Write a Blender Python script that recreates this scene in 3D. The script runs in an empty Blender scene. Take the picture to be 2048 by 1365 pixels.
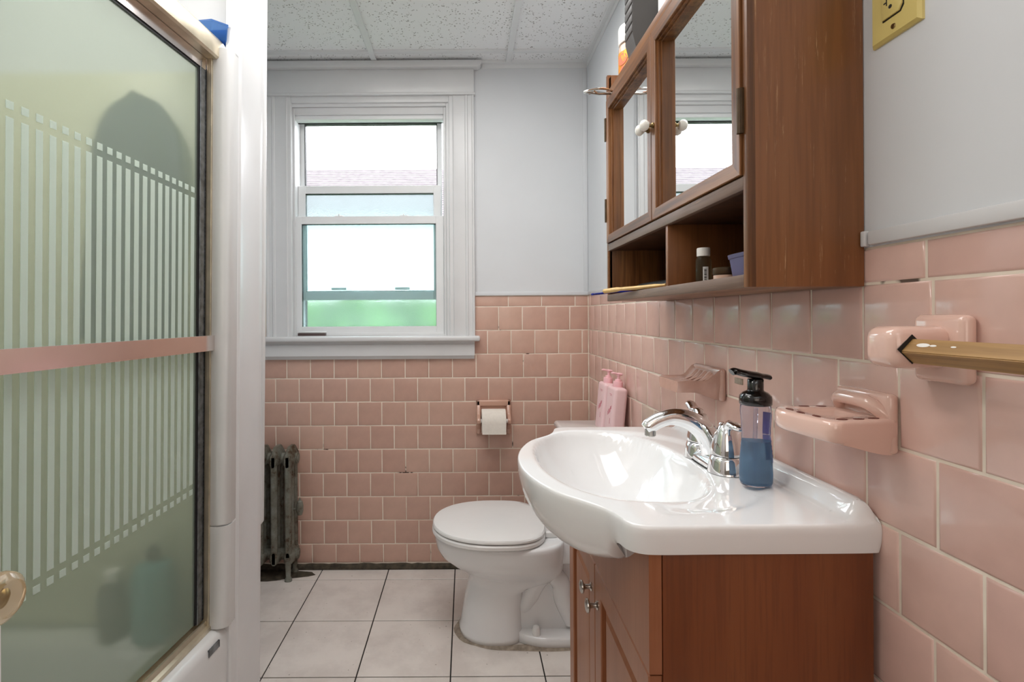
import bpy, bmesh, math, random
from mathutils import Vector, Matrix
random.seed(7)
PI = math.pi
sc = bpy.context.scene
COL = sc.collection

# ---------------------------------------------------------------- camera, sky, lights, exposure
H = 1.165                                   # eye height
cam_d = bpy.data.cameras.new('camera'); cam = bpy.data.objects.new('camera', cam_d); COL.objects.link(cam)
cam_d.sensor_width = 36; cam_d.lens = 36*1022/2048
cam_d.shift_x = (1024-932)/2048; cam_d.shift_y = -(682.5-632)/2048
cam_d.clip_start = .01
cam.matrix_world = Matrix.Translation((0, 0, H)) @ Matrix.Rotation(PI/2, 4, 'X') @ Matrix.Rotation(-.006, 4, 'Z')
sc.camera = cam
sc.view_settings.view_transform = 'Standard'; sc.view_settings.look = 'None'
sc.view_settings.gamma = 1; sc.view_settings.use_curve_mapping = False
sc.view_settings.exposure = 0.52
wd = bpy.data.worlds.new('overcast_sky'); sc.world = wd; wd.use_nodes = True
bg = wd.node_tree.nodes['Background']; bg.inputs[0].default_value = (.93, .96, 1, 1); bg.inputs[1].default_value = 6.0

def area(name, loc, rot, sx, sy, power, col=(1, 1, 1)):
    l = bpy.data.lights.new(name, 'AREA'); l.shape = 'RECTANGLE'; l.size = sx; l.size_y = sy; l.energy = power; l.color = col
    o = bpy.data.objects.new(name, l); o.location = loc; o.rotation_euler = rot; COL.objects.link(o); return o
area('ceiling_fill', (-.12, 1.25, 2.30), (0, 0, 0), .9, 1.0, 11, (1, .98, .96))  # added fill under the ceiling to even out the room, no real fixture
area('alcove_fill', (-1.08, .60, 2.30), (0, 0, 0), .3, .6, 7, (1, .97, .93))  # added fill so the alcove reads through the glass, no fixture there
area('rear_fill', (-.05, -.85, 1.30), (PI/2+.40, 0, PI), .9, 1.6, 34, (1, .98, .96))  # added fill from behind the camera, not an actual hall lamp

# ---------------------------------------------------------------- materials
def srgb(r, g, b):
    f = lambda c: (c/255/12.92) if c/255 <= .04045 else ((c/255+.055)/1.055)**2.4
    return (f(r), f(g), f(b), 1)
class NT:
    def __init__(s, name):
        s.m = bpy.data.materials.new(name); s.m.use_nodes = True; s.t = s.m.node_tree
        s.b = s.t.nodes['Principled BSDF']; s.out = s.t.nodes['Material Output']
    def n(s, typ, **kw):
        x = s.t.nodes.new('ShaderNode'+typ)
        for k, v in kw.items(): setattr(x, k, v)
        return x
    def l(s, a, b): s.t.links.new(a, b)
    def coords(s, scale, which='Object'):
        tc = s.n('TexCoord'); mp = s.n('Mapping'); mp.inputs['Scale'].default_value = scale
        s.l(tc.outputs[which], mp.inputs[0]); return mp.outputs[0]
    def noise(s, vec, scale, detail=3, rough=.5):
        x = s.n('TexNoise'); x.inputs['Scale'].default_value = scale; x.inputs['Detail'].default_value = detail
        x.inputs['Roughness'].default_value = rough; s.l(vec, x.inputs['Vector']); return x.outputs['Fac']
    def ramp(s, fac, stops):
        x = s.n('ValToRGB'); e = x.color_ramp.elements
        while len(e) < len(stops): e.new(.5)
        for i, (p, c) in enumerate(stops): e[i].position = p; e[i].color = c if len(c) == 4 else (*c, 1)
        s.l(fac, x.inputs[0]); return x.outputs[0]
    def mix(s, fac, a, b):
        x = s.n('Mix', data_type='RGBA')
        if hasattr(fac, 'links'): s.l(fac, x.inputs['Factor'])
        else: x.inputs['Factor'].default_value = fac
        for v, i in ((a, 6), (b, 7)):
            if hasattr(v, 'links'): s.l(v, x.inputs[i])
            else: x.inputs[i].default_value = v
        return x.outputs[2]
    def color(s, v):
        if hasattr(v, 'links'): s.l(v, s.b.inputs['Base Color'])
        else: s.b.inputs['Base Color'].default_value = v
    def bump(s, h, strength=.2, dist=.002):
        x = s.n('Bump'); x.inputs['Strength'].default_value = strength; x.inputs['Distance'].default_value = dist
        s.l(h, x.inputs['Height']); s.l(x.outputs[0], s.b.inputs['Normal'])
    def set(s, **kw):
        for k, v in kw.items(): s.b.inputs[k.replace('_', ' ')].default_value = v
        return s
W1, B1 = (1, 1, 1, 1), (0, 0, 0, 1)

def plain(name, col, rough=.4, metal=0, coat=0, var=.04, scale=20, bump=0, spec=.5):
    q = NT(name); q.set(Roughness=rough, Metallic=metal)
    q.b.inputs['Coat Weight'].default_value = coat; q.b.inputs['Specular IOR Level'].default_value = spec
    v = q.coords((1, 1, 1)); f = q.noise(v, scale)
    dk = tuple(c*(1-var*2.2) for c in col[:3])+(1,)
    q.color(q.ramp(f, [(.3, dk), (.65, col)]))
    if bump: q.bump(f, bump)
    return q.m
def tilemat(name, c1, c2, rough=.18):
    q = NT(name); q.set(Roughness=rough); q.b.inputs['Coat Weight'].default_value = .25; q.b.inputs['Coat Roughness'].default_value = .08
    oi = q.n('ObjectInfo'); base = q.mix(oi.outputs['Random'], c1, c2)
    v = q.coords((1, 1, 1)); f = q.noise(v, 14, 4)
    dk = q.mix(.12, base, B1)
    q.color(q.mix(q.ramp(f, [(.35, B1), (.7, W1)]), dk, base))
    q.bump(q.noise(v, 7, 1), .10, .0012)
    return q.m
def wood(name, dark, mid, light, along='Z', rough=.4, scratch=.0, fine=1.0):
    q = NT(name); q.set(Roughness=rough)
    s = {'Z': (38, 38, 1.6), 'Y': (38, 1.6, 38), 'X': (1.6, 38, 38)}[along]
    s2 = {'Z': (170, 170, 7), 'Y': (170, 7, 170), 'X': (7, 170, 170)}[along]
    v = q.coords(tuple(c*fine for c in s)); f = q.noise(v, 1, 5, .6)
    c = q.ramp(f, [(.28, dark), (.5, mid), (.74, light)])
    v2 = q.coords(s2); g = q.noise(v2, 1, 3)
    c = q.mix(q.ramp(g, [(.5, B1), (.62, (.35, .35, .35, 1))]), c, dark)
    if scratch:
        v3 = q.coords(tuple(a*.9 for a in s2)); h = q.noise(v3, 1.3, 6, .75)
        m = q.noise(q.coords((7, 7, 7)), 1.3, 2)
        mm = q.n('Math', operation='MULTIPLY'); q.l(q.ramp(h, [(.60, B1), (.68, W1)]), mm.inputs[0]); q.l(q.ramp(m, [(.45, B1), (.6, (scratch,)*3+(1,))]), mm.inputs[1])
        c = q.mix(mm.outputs[0], c, srgb(190, 150, 110))
    q.color(c); q.bump(g, .15, .0006)
    return q.m

M = {}
M['paint'] = plain('blue_white_wall_paint', srgb(216, 219, 222), .55, var=.015, scale=5)
M['ceil_rail'] = plain('grid_enamel', srgb(226, 228, 229), .4, var=.01)
M['trim'] = plain('white_gloss_trim_paint', srgb(219, 220, 221), .3, coat=.1, var=.02, scale=7)
M['vinyl'] = plain('white_vinyl', srgb(232, 234, 235), .35, var=.01)
M['porcelain'] = plain('white_porcelain', srgb(240, 241, 242), .08, coat=.5, var=.005)
M['seat'] = plain('white_seat_plastic', srgb(236, 236, 235), .22, var=.005)
M['fiberglass'] = plain('white_fiberglass', srgb(218, 219, 219), .2, coat=.2, var=.02, scale=6)
M['almond'] = plain('almond_surround', srgb(208, 206, 180), .35, var=.04, scale=3)
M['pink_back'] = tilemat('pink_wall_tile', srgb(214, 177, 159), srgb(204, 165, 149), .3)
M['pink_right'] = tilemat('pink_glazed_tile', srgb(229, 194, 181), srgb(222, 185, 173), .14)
M['pink_pale'] = plain('pale_replacement_tile', srgb(208, 186, 170), .2, coat=.2)
M['pink_ceramic'] = plain('pink_ceramic', srgb(232, 196, 182), .1, coat=.6, var=.01)
M['pink_stained'] = plain('stained_pink_ceramic', srgb(205, 165, 150), .15, coat=.4, var=.08, scale=30)
M['dusty_pink'] = plain('dusty_pink_ceramic', srgb(208, 166, 146), .2, coat=.4, var=.02)
M['chrome'] = plain('chrome', (.86, .87, .88, 1), .05, 1, var=0)
M['nickel'] = plain('brushed_nickel', (.52, .51, .48, 1), .25, 1, var=.05)
M['bronze_al'] = plain('worn_tan_aluminium', srgb(214, 203, 180), .3, .75, var=.12, scale=18, bump=.1)
M['silver_al'] = plain('polished_aluminium', (.80, .74, .72, 1), .16, 1, var=.02)
M['black_seal'] = plain('black_rubber_seal', srgb(22, 22, 24), .5, var=.1)
M['grey_edge'] = plain('streaked_dark_edge', srgb(128, 132, 136), .3, .6, var=.25, scale=60)
M['black'] = plain('black_gloss_plastic', srgb(14, 14, 15), .12, coat=.4, var=0)
M['charcoal'] = plain('charcoal_plastic', srgb(78, 76, 75), .45, var=.03)
M['dark'] = plain('matte_black', srgb(16, 16, 16), .6, var=0)
M['ivory'] = plain('aged_ivory_plastic', srgb(222, 203, 128), .3, var=.02, coat=.1)
M['brass'] = plain('aged_brass', srgb(150, 130, 90), .3, 1, var=.15)
M['paper'] = plain('tissue_paper', srgb(238, 232, 222), .9, var=.02, scale=90, bump=.3)
M['white_cap'] = plain('white_cap_plastic', srgb(240, 238, 234), .35, var=.01)
M['pink_bottle'] = plain('pale_pink_bottle', srgb(240, 206, 208), .35, var=.01)
M['pink_pump'] = plain('pink_pump_plastic', srgb(243, 190, 196), .35, var=.01)
M['pink_ink'] = plain('crimson_ink', srgb(186, 62, 92), .5, var=0)
M['orange'] = plain('orange_label', srgb(236, 150, 40), .4, var=.25, scale=40)
M['orange_red'] = plain('orange_red_ink', srgb(222, 104, 60), .4, var=.02)
M['yellow'] = plain('yellow_ink', srgb(250, 205, 40), .4, var=.02)
M['amber'] = plain('amber_plastic', srgb(208, 176, 156), .15, var=.02)
M['green_ink'] = plain('green_ink', srgb(110, 205, 60), .4, var=.02)
M['purple_ink'] = plain('purple_label', srgb(84, 72, 160), .35, var=.04)
M['lilac'] = plain('lilac_label', srgb(138, 136, 200), .35, var=.04)
M['label_white'] = plain('paper_label', srgb(225, 228, 230), .5, var=.01)
M['bamboo'] = plain('bamboo', srgb(222, 186, 122), .45, var=.06, scale=50)
M['blue_plastic'] = plain('blue_plastic', srgb(38, 52, 150), .25, var=.02)
M['rust_brown'] = plain('dark_brown_lid', srgb(84, 66, 44), .3, .3, var=.2, scale=50)
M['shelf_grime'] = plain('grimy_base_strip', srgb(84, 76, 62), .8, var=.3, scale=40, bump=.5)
M['caulk'] = plain('dirty_caulk', srgb(176, 162, 146), .8, var=.2, scale=60, bump=.3)
M['porcelain_knob'] = plain('white_china_knob', srgb(240, 238, 232), .08, coat=.5, var=0)
M['teal'] = plain('teal_plastic', srgb(60, 130, 135), .4, var=.05)
M['navy'] = plain('slate_terry', srgb(50, 54, 84), .9, var=.2, scale=60, bump=.5)
M['oak'] = wood('brown_oak', srgb(62, 34, 14), srgb(124, 80, 44), srgb(158, 110, 64), 'Z', .38, .0)
M['oak_y'] = wood('brown_oak_rail', srgb(62, 34, 14), srgb(120, 78, 44), srgb(152, 106, 62), 'Y', .38, .0)
M['oak_side'] = wood('scratched_veneer', srgb(108, 66, 34), srgb(130, 82, 45), srgb(143, 95, 56), 'Z', .4, .95, .6)
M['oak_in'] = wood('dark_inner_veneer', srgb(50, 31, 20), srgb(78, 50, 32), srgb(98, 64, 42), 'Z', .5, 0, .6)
M['oak_worn'] = wood('worn_front_rail', srgb(80, 60, 48), srgb(116, 94, 80), srgb(132, 108, 92), 'Y', .5, 1.0)
M['cherry'] = wood('cherry_veneer', srgb(96, 48, 22), srgb(120, 64, 32), srgb(131, 75, 40), 'Z', .35, 0, .35)
M['cherry_y'] = wood('cherry_front', srgb(138, 82, 50), srgb(152, 95, 62), srgb(160, 104, 70), 'Z', .35, 0, .3)
M['bar_wood'] = wood('square_bar_wood', srgb(120, 86, 44), srgb(168, 130, 78), srgb(190, 152, 98), 'Y', .45, 0)
M['shingle'] = plain('grey_shingle', srgb(98, 91, 94), .9, var=.15, scale=9)
M['siding'] = plain('white_siding', srgb(226, 228, 230), .7, var=.02)
M['leaf'] = plain('green_foliage', srgb(74, 112, 62), .7, var=.3, scale=3)
M['lawn'] = plain('greyed_ground', srgb(98, 100, 88), .9, var=.2, scale=3)  # ground colour greyed to keep green bounce light off the ceiling

M['slot'] = plain('slot_brown', srgb(110, 62, 52), .6)
# grout with dark gaps
q = NT('cream_grout'); q.set(Roughness=.85); v = q.coords((1, 1, 1))
f = q.noise(v, 6, 4, .7); q.color(q.ramp(f, [(.31, srgb(90, 74, 64)), (.35, srgb(222, 207, 190)), (.6, srgb(240, 228, 212))])); M['grout'] = q.m
M['floor_grout'] = plain('black_floor_grout', srgb(34, 31, 30), .8, var=.1)
# floor tile: faint marble veins
q = NT('marbled_floor_tile'); q.set(Roughness=.3); v = q.coords((1, 1, 1)); oi = q.n('ObjectInfo')
f = q.noise(v, 5, 8, .65); base = q.ramp(f, [(.38, srgb(214, 206, 200)), (.55, srgb(228, 221, 215)), (.7, srgb(232, 225, 219))])
q.color(q.mix(q.ramp(q.noise(v, 90, 1), [(.22, W1), (.25, B1)]), base, srgb(150, 140, 132))); M['floor_tile'] = q.m
# acoustic ceiling tile with fissures
q = NT('fissured_ceiling_tile'); q.set(Roughness=.9); v = q.coords((1, 1, 1), 'Object')
vn = q.n('TexVoronoi', feature='F1'); vn.inputs['Scale'].default_value = 95; vn.inputs['Randomness'].default_value = 1
wp = q.n('TexNoise'); wp.inputs['Scale'].default_value = 70; q.l(v, wp.inputs['Vector'])
ad = q.n('MixRGB'); ad.blend_type = 'ADD'; ad.inputs[0].default_value = .018; q.l(v, ad.inputs[1]); q.l(wp.outputs['Color'], ad.inputs[2]); q.l(ad.outputs[0], vn.inputs['Vector'])
m = q.n('Math', operation='MULTIPLY'); q.l(q.ramp(vn.outputs['Distance'], [(.22, W1), (.30, B1)]), m.inputs[0])
q.l(q.ramp(q.noise(v, 40, 1), [(.46, B1), (.5, W1)]), m.inputs[1])
q.color(q.mix(m.outputs[0], srgb(240, 241, 242), srgb(160, 158, 156))); q.bump(m.outputs[0], -.4, .002); M['ceiling_tile'] = q.m
# radiator iron with rust
q = NT('grey_iron_with_rust'); q.set(Roughness=.6, Metallic=.2); v = q.coords((1, 1, 1))
q.color(q.ramp(q.noise(v, 16, 6, .7), [(.36, srgb(70, 50, 30)), (.46, srgb(112, 110, 98)), (.7, srgb(140, 144, 136))])); q.bump(q.noise(v, 60, 4), .4, .002); M['iron'] = q.m
# mirror
q = NT('mirror_silver'); q.set(Metallic=1, Roughness=.012); q.color((.9, .92, .92, 1)); M['mirror'] = q.m
def glass(name, col, rough, ior, haze=0, hazecol=None, bumpscale=0, bstr=.3):
    q = NT(name); q.b.inputs['Transmission Weight'].default_value = 1; q.set(Roughness=rough, IOR=ior); q.color(col)
    v = q.coords((1, 1, 1))
    if bumpscale: q.bump(q.noise(v, bumpscale, 2), bstr, .002)
    if haze:
        d = q.n('BsdfDiffuse'); d.inputs[0].default_value = hazecol
        tr = q.n('BsdfTranslucent'); tr.inputs[0].default_value = hazecol
        a = q.n('MixShader'); a.inputs[0].default_value = .5; q.l(d.outputs[0], a.inputs[1]); q.l(tr.outputs[0], a.inputs[2])
        mx = q.n('MixShader'); mx.inputs[0].default_value = haze
        q.l(q.b.outputs[0], mx.inputs[1]); q.l(a.outputs[0], mx.inputs[2]); q.l(mx.outputs[0], q.out.inputs[0])
    return q.m
M['clear_glass'] = glass('clear_window_glass', (1, 1, 1, 1), 0, 1.01)
M['obscure'] = glass('obscure_window_glass', srgb(226, 243, 243), .16, 1.15, .12, srgb(205, 228, 228), 260, .5)
M['shower_glass'] = glass('soapy_green_shower_glass', srgb(240, 243, 236), .19, 1.12, .38, srgb(184, 198, 186))
M['stripe'] = glass('frosted_stripe_print', srgb(236, 244, 240), .4, 1.1, .80, srgb(236, 246, 240))
M['crystal'] = glass('crystal_knob_glass', srgb(246, 234, 208), .05, 1.35, .25, srgb(225, 205, 170))
M['clear_plastic'] = glass('clear_bottle_plastic', srgb(236, 236, 246), .03, 1.15, .1, srgb(220, 220, 235))
M['blue_soap'] = glass('blue_liquid_soap', srgb(165, 205, 226), .06, 1.12, .45, srgb(108, 158, 190))
M['smoke_plastic'] = glass('smoky_bottle_plastic', srgb(178, 172, 150), .08, 1.2, .15, srgb(150, 140, 115))
M['purple_plastic'] = glass('translucent_violet_plastic', srgb(205, 205, 232), .2, 1.1, .5, srgb(178, 178, 214))
M['blue_clear'] = glass('translucent_blue_plastic', srgb(150, 190, 232), .1, 1.15, .45, srgb(84, 136, 205))

# ---------------------------------------------------------------- mesh helpers
BASE = {}
def lean(v): return Vector((v[0]+.0125*(v[2]-H), v[1], v[2]))
class MB:
    def __init__(s): s.bm = bmesh.new()
    def box(s, x0, x1, y0, y1, z0, z1, bev=0, seg=2):
        t = bmesh.new(); bmesh.ops.create_cube(t, size=1)
        for v in t.verts: v.co = Vector(((x0+x1)/2+v.co.x*(x1-x0), (y0+y1)/2+v.co.y*(y1-y0), (z0+z1)/2+v.co.z*(z1-z0)))
        if bev: bmesh.ops.bevel(t, geom=t.edges[:], offset=bev, segments=seg, profile=.5, affect='EDGES')
        return s.add(t)
    def add(s, t, mat=None):
        if mat is not None: bmesh.ops.transform(t, matrix=mat, verts=t.verts)
        me = bpy.data.meshes.new('tmp'); t.to_mesh(me); t.free(); s.bm.from_mesh(me); bpy.data.meshes.remove(me); return s
    def loft(s, rings, cap0=True, cap1=True, closed=True):
        vs = [[s.bm.verts.new(p) for p in r] for r in rings]; n = len(rings[0])
        for a, b in zip(vs, vs[1:]):
            for i in range(n if closed else n-1):
                j = (i+1) % n
                try: s.bm.faces.new((a[i], a[j], b[j], b[i]))
                except ValueError: pass
        if cap0 and closed: s.bm.faces.new(vs[0][::-1])
        if cap1 and closed: s.bm.faces.new(vs[-1])
        return s
    def lathe(s, prof, c=(0, 0, 0), axis='Z', n=32, mat=None):
        """prof: list of (radius, height)"""
        rings = []
        for r, h in prof:
            ring = []
            for i in range(n):
                a = 2*PI*i/n; x, y = max(r, 1e-5)*math.cos(a), max(r, 1e-5)*math.sin(a)
                p = {'Z': (x, y, h), 'X': (h, x, y), 'Y': (y, h, x)}[axis]
                p = Vector(p)+Vector(c)
                ring.append(mat @ p if mat else p)
            rings.append(ring)
        return s.loft(rings)
    def tube(s, pts, rad, n=14, sq=1.0):
        """pts: polyline, rad: radius or list; sq squashes the second axis"""
        pts = [Vector(p) for p in pts]; k = len(pts)
        rad = rad if isinstance(rad, (list, tuple)) else [rad]*k
        rings = []; up = None
        for i, p in enumerate(pts):
            d = (pts[min(i+1, k-1)]-pts[max(i-1, 0)]).normalized()
            if up is None: up = Vector((0, 0, 1)) if abs(d.z) < .9 else Vector((0, 1, 0))
            a = d.cross(up).normalized(); b = a.cross(d).normalized(); up = b
            r = rad[i]; rx, ry = (r if isinstance(r, tuple) else (r, r*sq))
            rings.append([p+a*math.cos(2*PI*j/n)*rx+b*math.sin(2*PI*j/n)*ry for j in range(n)])
        return s.loft(rings)
    def prism(s, poly, z0, z1, bev=0, seg=2, axis='Z'):
        t = bmesh.new()
        m = {'Z': lambda a, b, c: (a, b, c), 'X': lambda a, b, c: (c, a, b), 'Y': lambda a, b, c: (a, c, b)}[axis]
        lo = [t.verts.new(m(a, b, z0)) for a, b in poly]; hi = [t.verts.new(m(a, b, z1)) for a, b in poly]
        n = len(poly)
        t.faces.new(lo[::-1]); t.faces.new(hi)
        for i in range(n): t.faces.new((lo[i], lo[(i+1) % n], hi[(i+1) % n], hi[i]))
        bmesh.ops.recalc_face_normals(t, faces=t.faces)
        if bev: bmesh.ops.bevel(t, geom=t.edges[:], offset=bev, segments=seg, profile=.5, affect='EDGES')
        return s.add(t)
    def build(s, name, mat, parent=None, local=False, tilt=False, smooth=35, sub=0, xf=None):
        if xf is not None: bmesh.ops.transform(s.bm, matrix=xf, verts=s.bm.verts)
        if tilt:
            for v in s.bm.verts: v.co = lean(v.co)
        off = BASE.get(parent.name, Vector((0, 0, 0))) if parent else Vector((0, 0, 0))
        if not local and parent:
            for v in s.bm.verts: v.co -= off
        bmesh.ops.recalc_face_normals(s.bm, faces=s.bm.faces)
        me = bpy.data.meshes.new(name); s.bm.to_mesh(me); s.bm.free()
        me.polygons.foreach_set('use_smooth', [True]*len(me.polygons))
        if smooth: me.set_sharp_from_angle(angle=math.radians(smooth))
        me.materials.append(M[mat] if isinstance(mat, str) else mat)
        o = bpy.data.objects.new(name, me); COL.objects.link(o)
        if parent: o.parent = parent; BASE[o.name] = off
        if sub:
            md = o.modifiers.new('smooth', 'SUBSURF'); md.levels = sub; md.render_levels = sub
        return o
def frame_mesh(P, o_, i_, prof):
    """P(a,b,c)->point; o_=(a0,a1,b0,b1) outer, i_ widths (l,r,bottom,top); prof: list of (f, c): f 0 outer..1 inner"""
    m_ = MB(); a0, a1, b0, b1 = o_; l, r, bo, to = i_; rings = []
    for f, e, c in prof:
        rings.append([P(a0+l*f+e, b0+bo*f+e, c), P(a1-r*f-e, b0+bo*f+e, c), P(a1-r*f-e, b1-to*f-e, c), P(a0+l*f+e, b1-to*f-e, c)])
    rings.append(rings[0]); m_.loft(rings, False, False); bmesh.ops.remove_doubles(m_.bm, verts=m_.bm.verts[:], dist=1e-6); return m_
def two_grain(o, mat2, ax, lo, hi):
    o.data.materials.append(M[mat2])
    for p in o.data.polygons:
        c_ = p.center[ax]
        if c_ < lo or c_ > hi: p.material_index = 1
def tag(o, label=None, cat=None, group=None, kind=None):
    if label: o['label'] = label
    if cat: o['category'] = cat
    if group: o['group'] = group
    if kind: o['kind'] = kind
    return o
def thing(name, label, cat, loc, rot=(0, 0, 0), group=None, kind=None):
    o = bpy.data.objects.new(name, None); COL.objects.link(o); o.location = loc; o.rotation_euler = rot; o.empty_display_size = .05
    BASE[o.name] = Vector(loc); return tag(o, label, cat, group, kind)
def ell(cx, cy, a, b, n=40, p=2.0, z=None):
    r = []
    for i in range(n):
        t = 2*PI*i/n; c, s_ = math.cos(t), math.sin(t)
        x = cx+a*math.copysign(abs(c)**(2/p), c); y = cy+b*math.copysign(abs(s_)**(2/p), s_)
        r.append((x, y) if z is None else Vector((x, y, z)))
    return r
def spline(pts, n=6, closed=False):
    P = [Vector(p) for p in pts]; out = []; k = len(P)
    rng = range(k) if closed else range(k-1)
    for i in rng:
        g = (lambda j: P[j % k]) if closed else (lambda j: P[max(0, min(k-1, j))])
        a, b, c, d = g(i-1), g(i), g(i+1), g(i+2)
        for j in range(n):
            t = j/n
            out.append(.5*((2*b)+(c-a)*t+(2*a-5*b+4*c-d)*t*t+(3*b-a-3*c+d)*t**3))
    if not closed: out.append(P[-1])
    return out
def sstep(a, b, x):
    t = max(0, min(1, (x-a)/(b-a))); return t*t*(3-2*t)

# ---------------------------------------------------------------- the room shell
WX, WY, CZ = .5658, 2.364, 2.33        # tile face right, tile face back, ceiling
LX = -1.08
TOPT = 1.2566                            # top of the tiling
def struct(name, mb, mat, **k): o = mb.build(name, mat, **k); o['kind'] = 'structure'; return o

floor = struct('floor', MB().box(LX-.05, WX+.1, -1.0, WY+.12, -.06, -.003), 'floor_grout')
xs = [-.667+.305*k for k in range(-2, 6)]; ys = [2.260-.305*k for k in range(-1, 12)]
def ftile(x0, x1, y0, y1):
    g = .0022; x0 += g; x1 -= g; y0 += g; y1 -= g
    if x1-x0 < .01 or y1-y0 < .01: return
    t = MB(); b = .0012
    lo = [(x0, y0), (x1, y0), (x1, y1), (x0, y1)]; hi = [(x0+b, y0+b), (x1-b, y0+b), (x1-b, y1-b), (x0+b, y1-b)]
    t.loft([[Vector((a, c, -.006)) for a, c in lo], [Vector((a, c, -.001)) for a, c in lo], [Vector((a, c, 0)) for a, c in hi]])
    t.build('floor_tile', 'floor_tile', floor, smooth=20)
for i in range(len(xs)-1):
    for j in range(len(ys)-1):
        ftile(max(xs[i], LX), min(xs[i+1], WX-.003), max(ys[j+1], -.95), min(ys[j], 2.350))

# back wall: boxes round the window opening (x -.83..-.075, z 1.05..2.15)
w = MB(); yb = WY+.0014
w.box(LX-.05, -.83, yb, yb+.14, 0, CZ+.1); w.box(-.075, WX+.1, yb, yb+.14, 0, CZ+.1)
w.box(-.83, -.075, yb, yb+.14, 0, 1.05); w.box(-.83, -.075, yb, yb+.14, 2.15, CZ+.1)
wall_back = struct('wall_back', w, 'grout')
# painted panel over the tiling
struct('trim_1', MB().box(.03, WX, WY-.002, WY+.0035, TOPT+.002, CZ, 0), 'paint')
t = MB(); t.box(.040, WX-.001, WY-.007, WY-.002, TOPT+.001, TOPT+.018, .001); t.box(.545, WX-.001, WY-.005, WY-.002, TOPT+.018, CZ-.022, .001); t.box(.040, .052, WY-.005, WY-.002, TOPT+.018, 2.19, .001)
struct('trim_2', t, 'paint')
wall_right = struct('wall_right', MB().box(WX+.0016, WX+.12, -.95, WY+.14, 0, CZ+.1), 'grout')
struct('trim_3', MB().box(WX, WX+.0036, -.95, WY, TOPT+.001, CZ), 'paint')
# white rail over the tiling on the right wall, in two lengths
t = MB(); t.box(WX-.008, WX, .714, .7232, TOPT+.002, TOPT+.024, .002); struct('trim_4', t, 'trim')
t = MB(); t.box(WX-.005, WX, 1.447, 2.35, TOPT+.002, TOPT+.018, .001); struct('trim_8', t, 'trim')
t = MB(); t.box(WX-.008, WX, -.5, .7105, TOPT+.003, TOPT+.0225, .003); struct('trim_5', t, 'trim')
struct('wall_front', MB().box(LX-.4, WX+.12, -1.07, -.95, 0, CZ+.1), plain('dark_reflected_wall', srgb(124, 114, 106), .6))  # unseen wall, coloured dark so the chrome picks up dark reflections

TM = {}
def tile_mesh(wd_, hd, mat):
    k = (round(wd_, 4), round(hd, 4), mat)
    if k in TM: return TM[k]
    a, b = wd_/2, hd/2; t = bmesh.new()
    rings = [(a, b, .003), (a, b, -.0010), (a-.0012, b-.0012, -.0030), (a-.004, b-.004, -.0038)]
    vs = [[t.verts.new((sx*rx, y, sz*rz)) for sx, sz in ((-1, -1), (1, -1), (1, 1), (-1, 1))] for rx, rz, y in rings]
    for p, q_ in zip(vs, vs[1:]):
        for i in range(4): t.faces.new((p[i], p[(i+1) % 4], q_[(i+1) % 4], q_[i]))
    t.faces.new(vs[-1]); bmesh.ops.recalc_face_normals(t, faces=t.faces)
    me = bpy.data.meshes.new('wall_tile'); t.to_mesh(me); t.free()
    me.polygons.foreach_set('use_smooth', [True]*len(me.polygons)); me.set_sharp_from_angle(angle=math.radians(50))
    me.materials.append(M[mat]); TM[k] = me; return me
GAP = .0027
def wtile(parent, side, a0, a1, z0, z1, mat, name='wall_tile'):
    w_, h_ = a1-a0-GAP, z1-z0-GAP
    if w_ < .006 or h_ < .006: return
    o = bpy.data.objects.new(name, tile_mesh(w_, h_, mat)); COL.objects.link(o); o.parent = parent
    j = lambda s=.0006: random.uniform(-s, s)
    if side == 'back': o.location = ((a0+a1)/2, WY+.0038+j(.0003), (z0+z1)/2); o.rotation_euler = (j(.004), 0, j(.005))
    else: o.location = (WX+.0038+j(.0003), (a0+a1)/2, (z0+z1)/2); o.rotation_euler = (j(.004), 0, -PI/2+j(.005))
zl = [TOPT-.050-.1095*k for k in range(12)]     # row lines, the first under the trim row
rows = [(zl[k+1], zl[k]) for k in range(10)]+[(.0248, zl[10])]
# phase of vertical joints on the back wall (x of one joint per row)
for k, (z0, z1) in enumerate(rows):
    ph = .1508 if k % 2 == 0 else .0985
    ph += [0, 0, .004, .004, .004, .004, .004, .003, .006, .006, .008][k]
    x = ph-.1095*12
    edges = [x+.1095*i for i in range(20)]
    edges = [LX]+[e for e in edges if LX+.02 < e < WX-.006]+[WX]
    for a0, a1 in zip(edges, edges[1:]):
        if z0 > .98 and a1 < .05: continue                 # behind the window trim
        a = a0
        if z0 > .96 and a0 < .038 and z0 > .98: a = .038
        zz1 = min(z1, .985) if a1 < .05 and z1 > .985 else z1
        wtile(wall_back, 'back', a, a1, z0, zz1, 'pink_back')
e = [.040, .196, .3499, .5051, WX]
for a0, a1 in zip(e, e[1:]): wtile(wall_back, 'back', a0, a1, TOPT-.050, TOPT, 'pink_back', 'border_tile')
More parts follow.
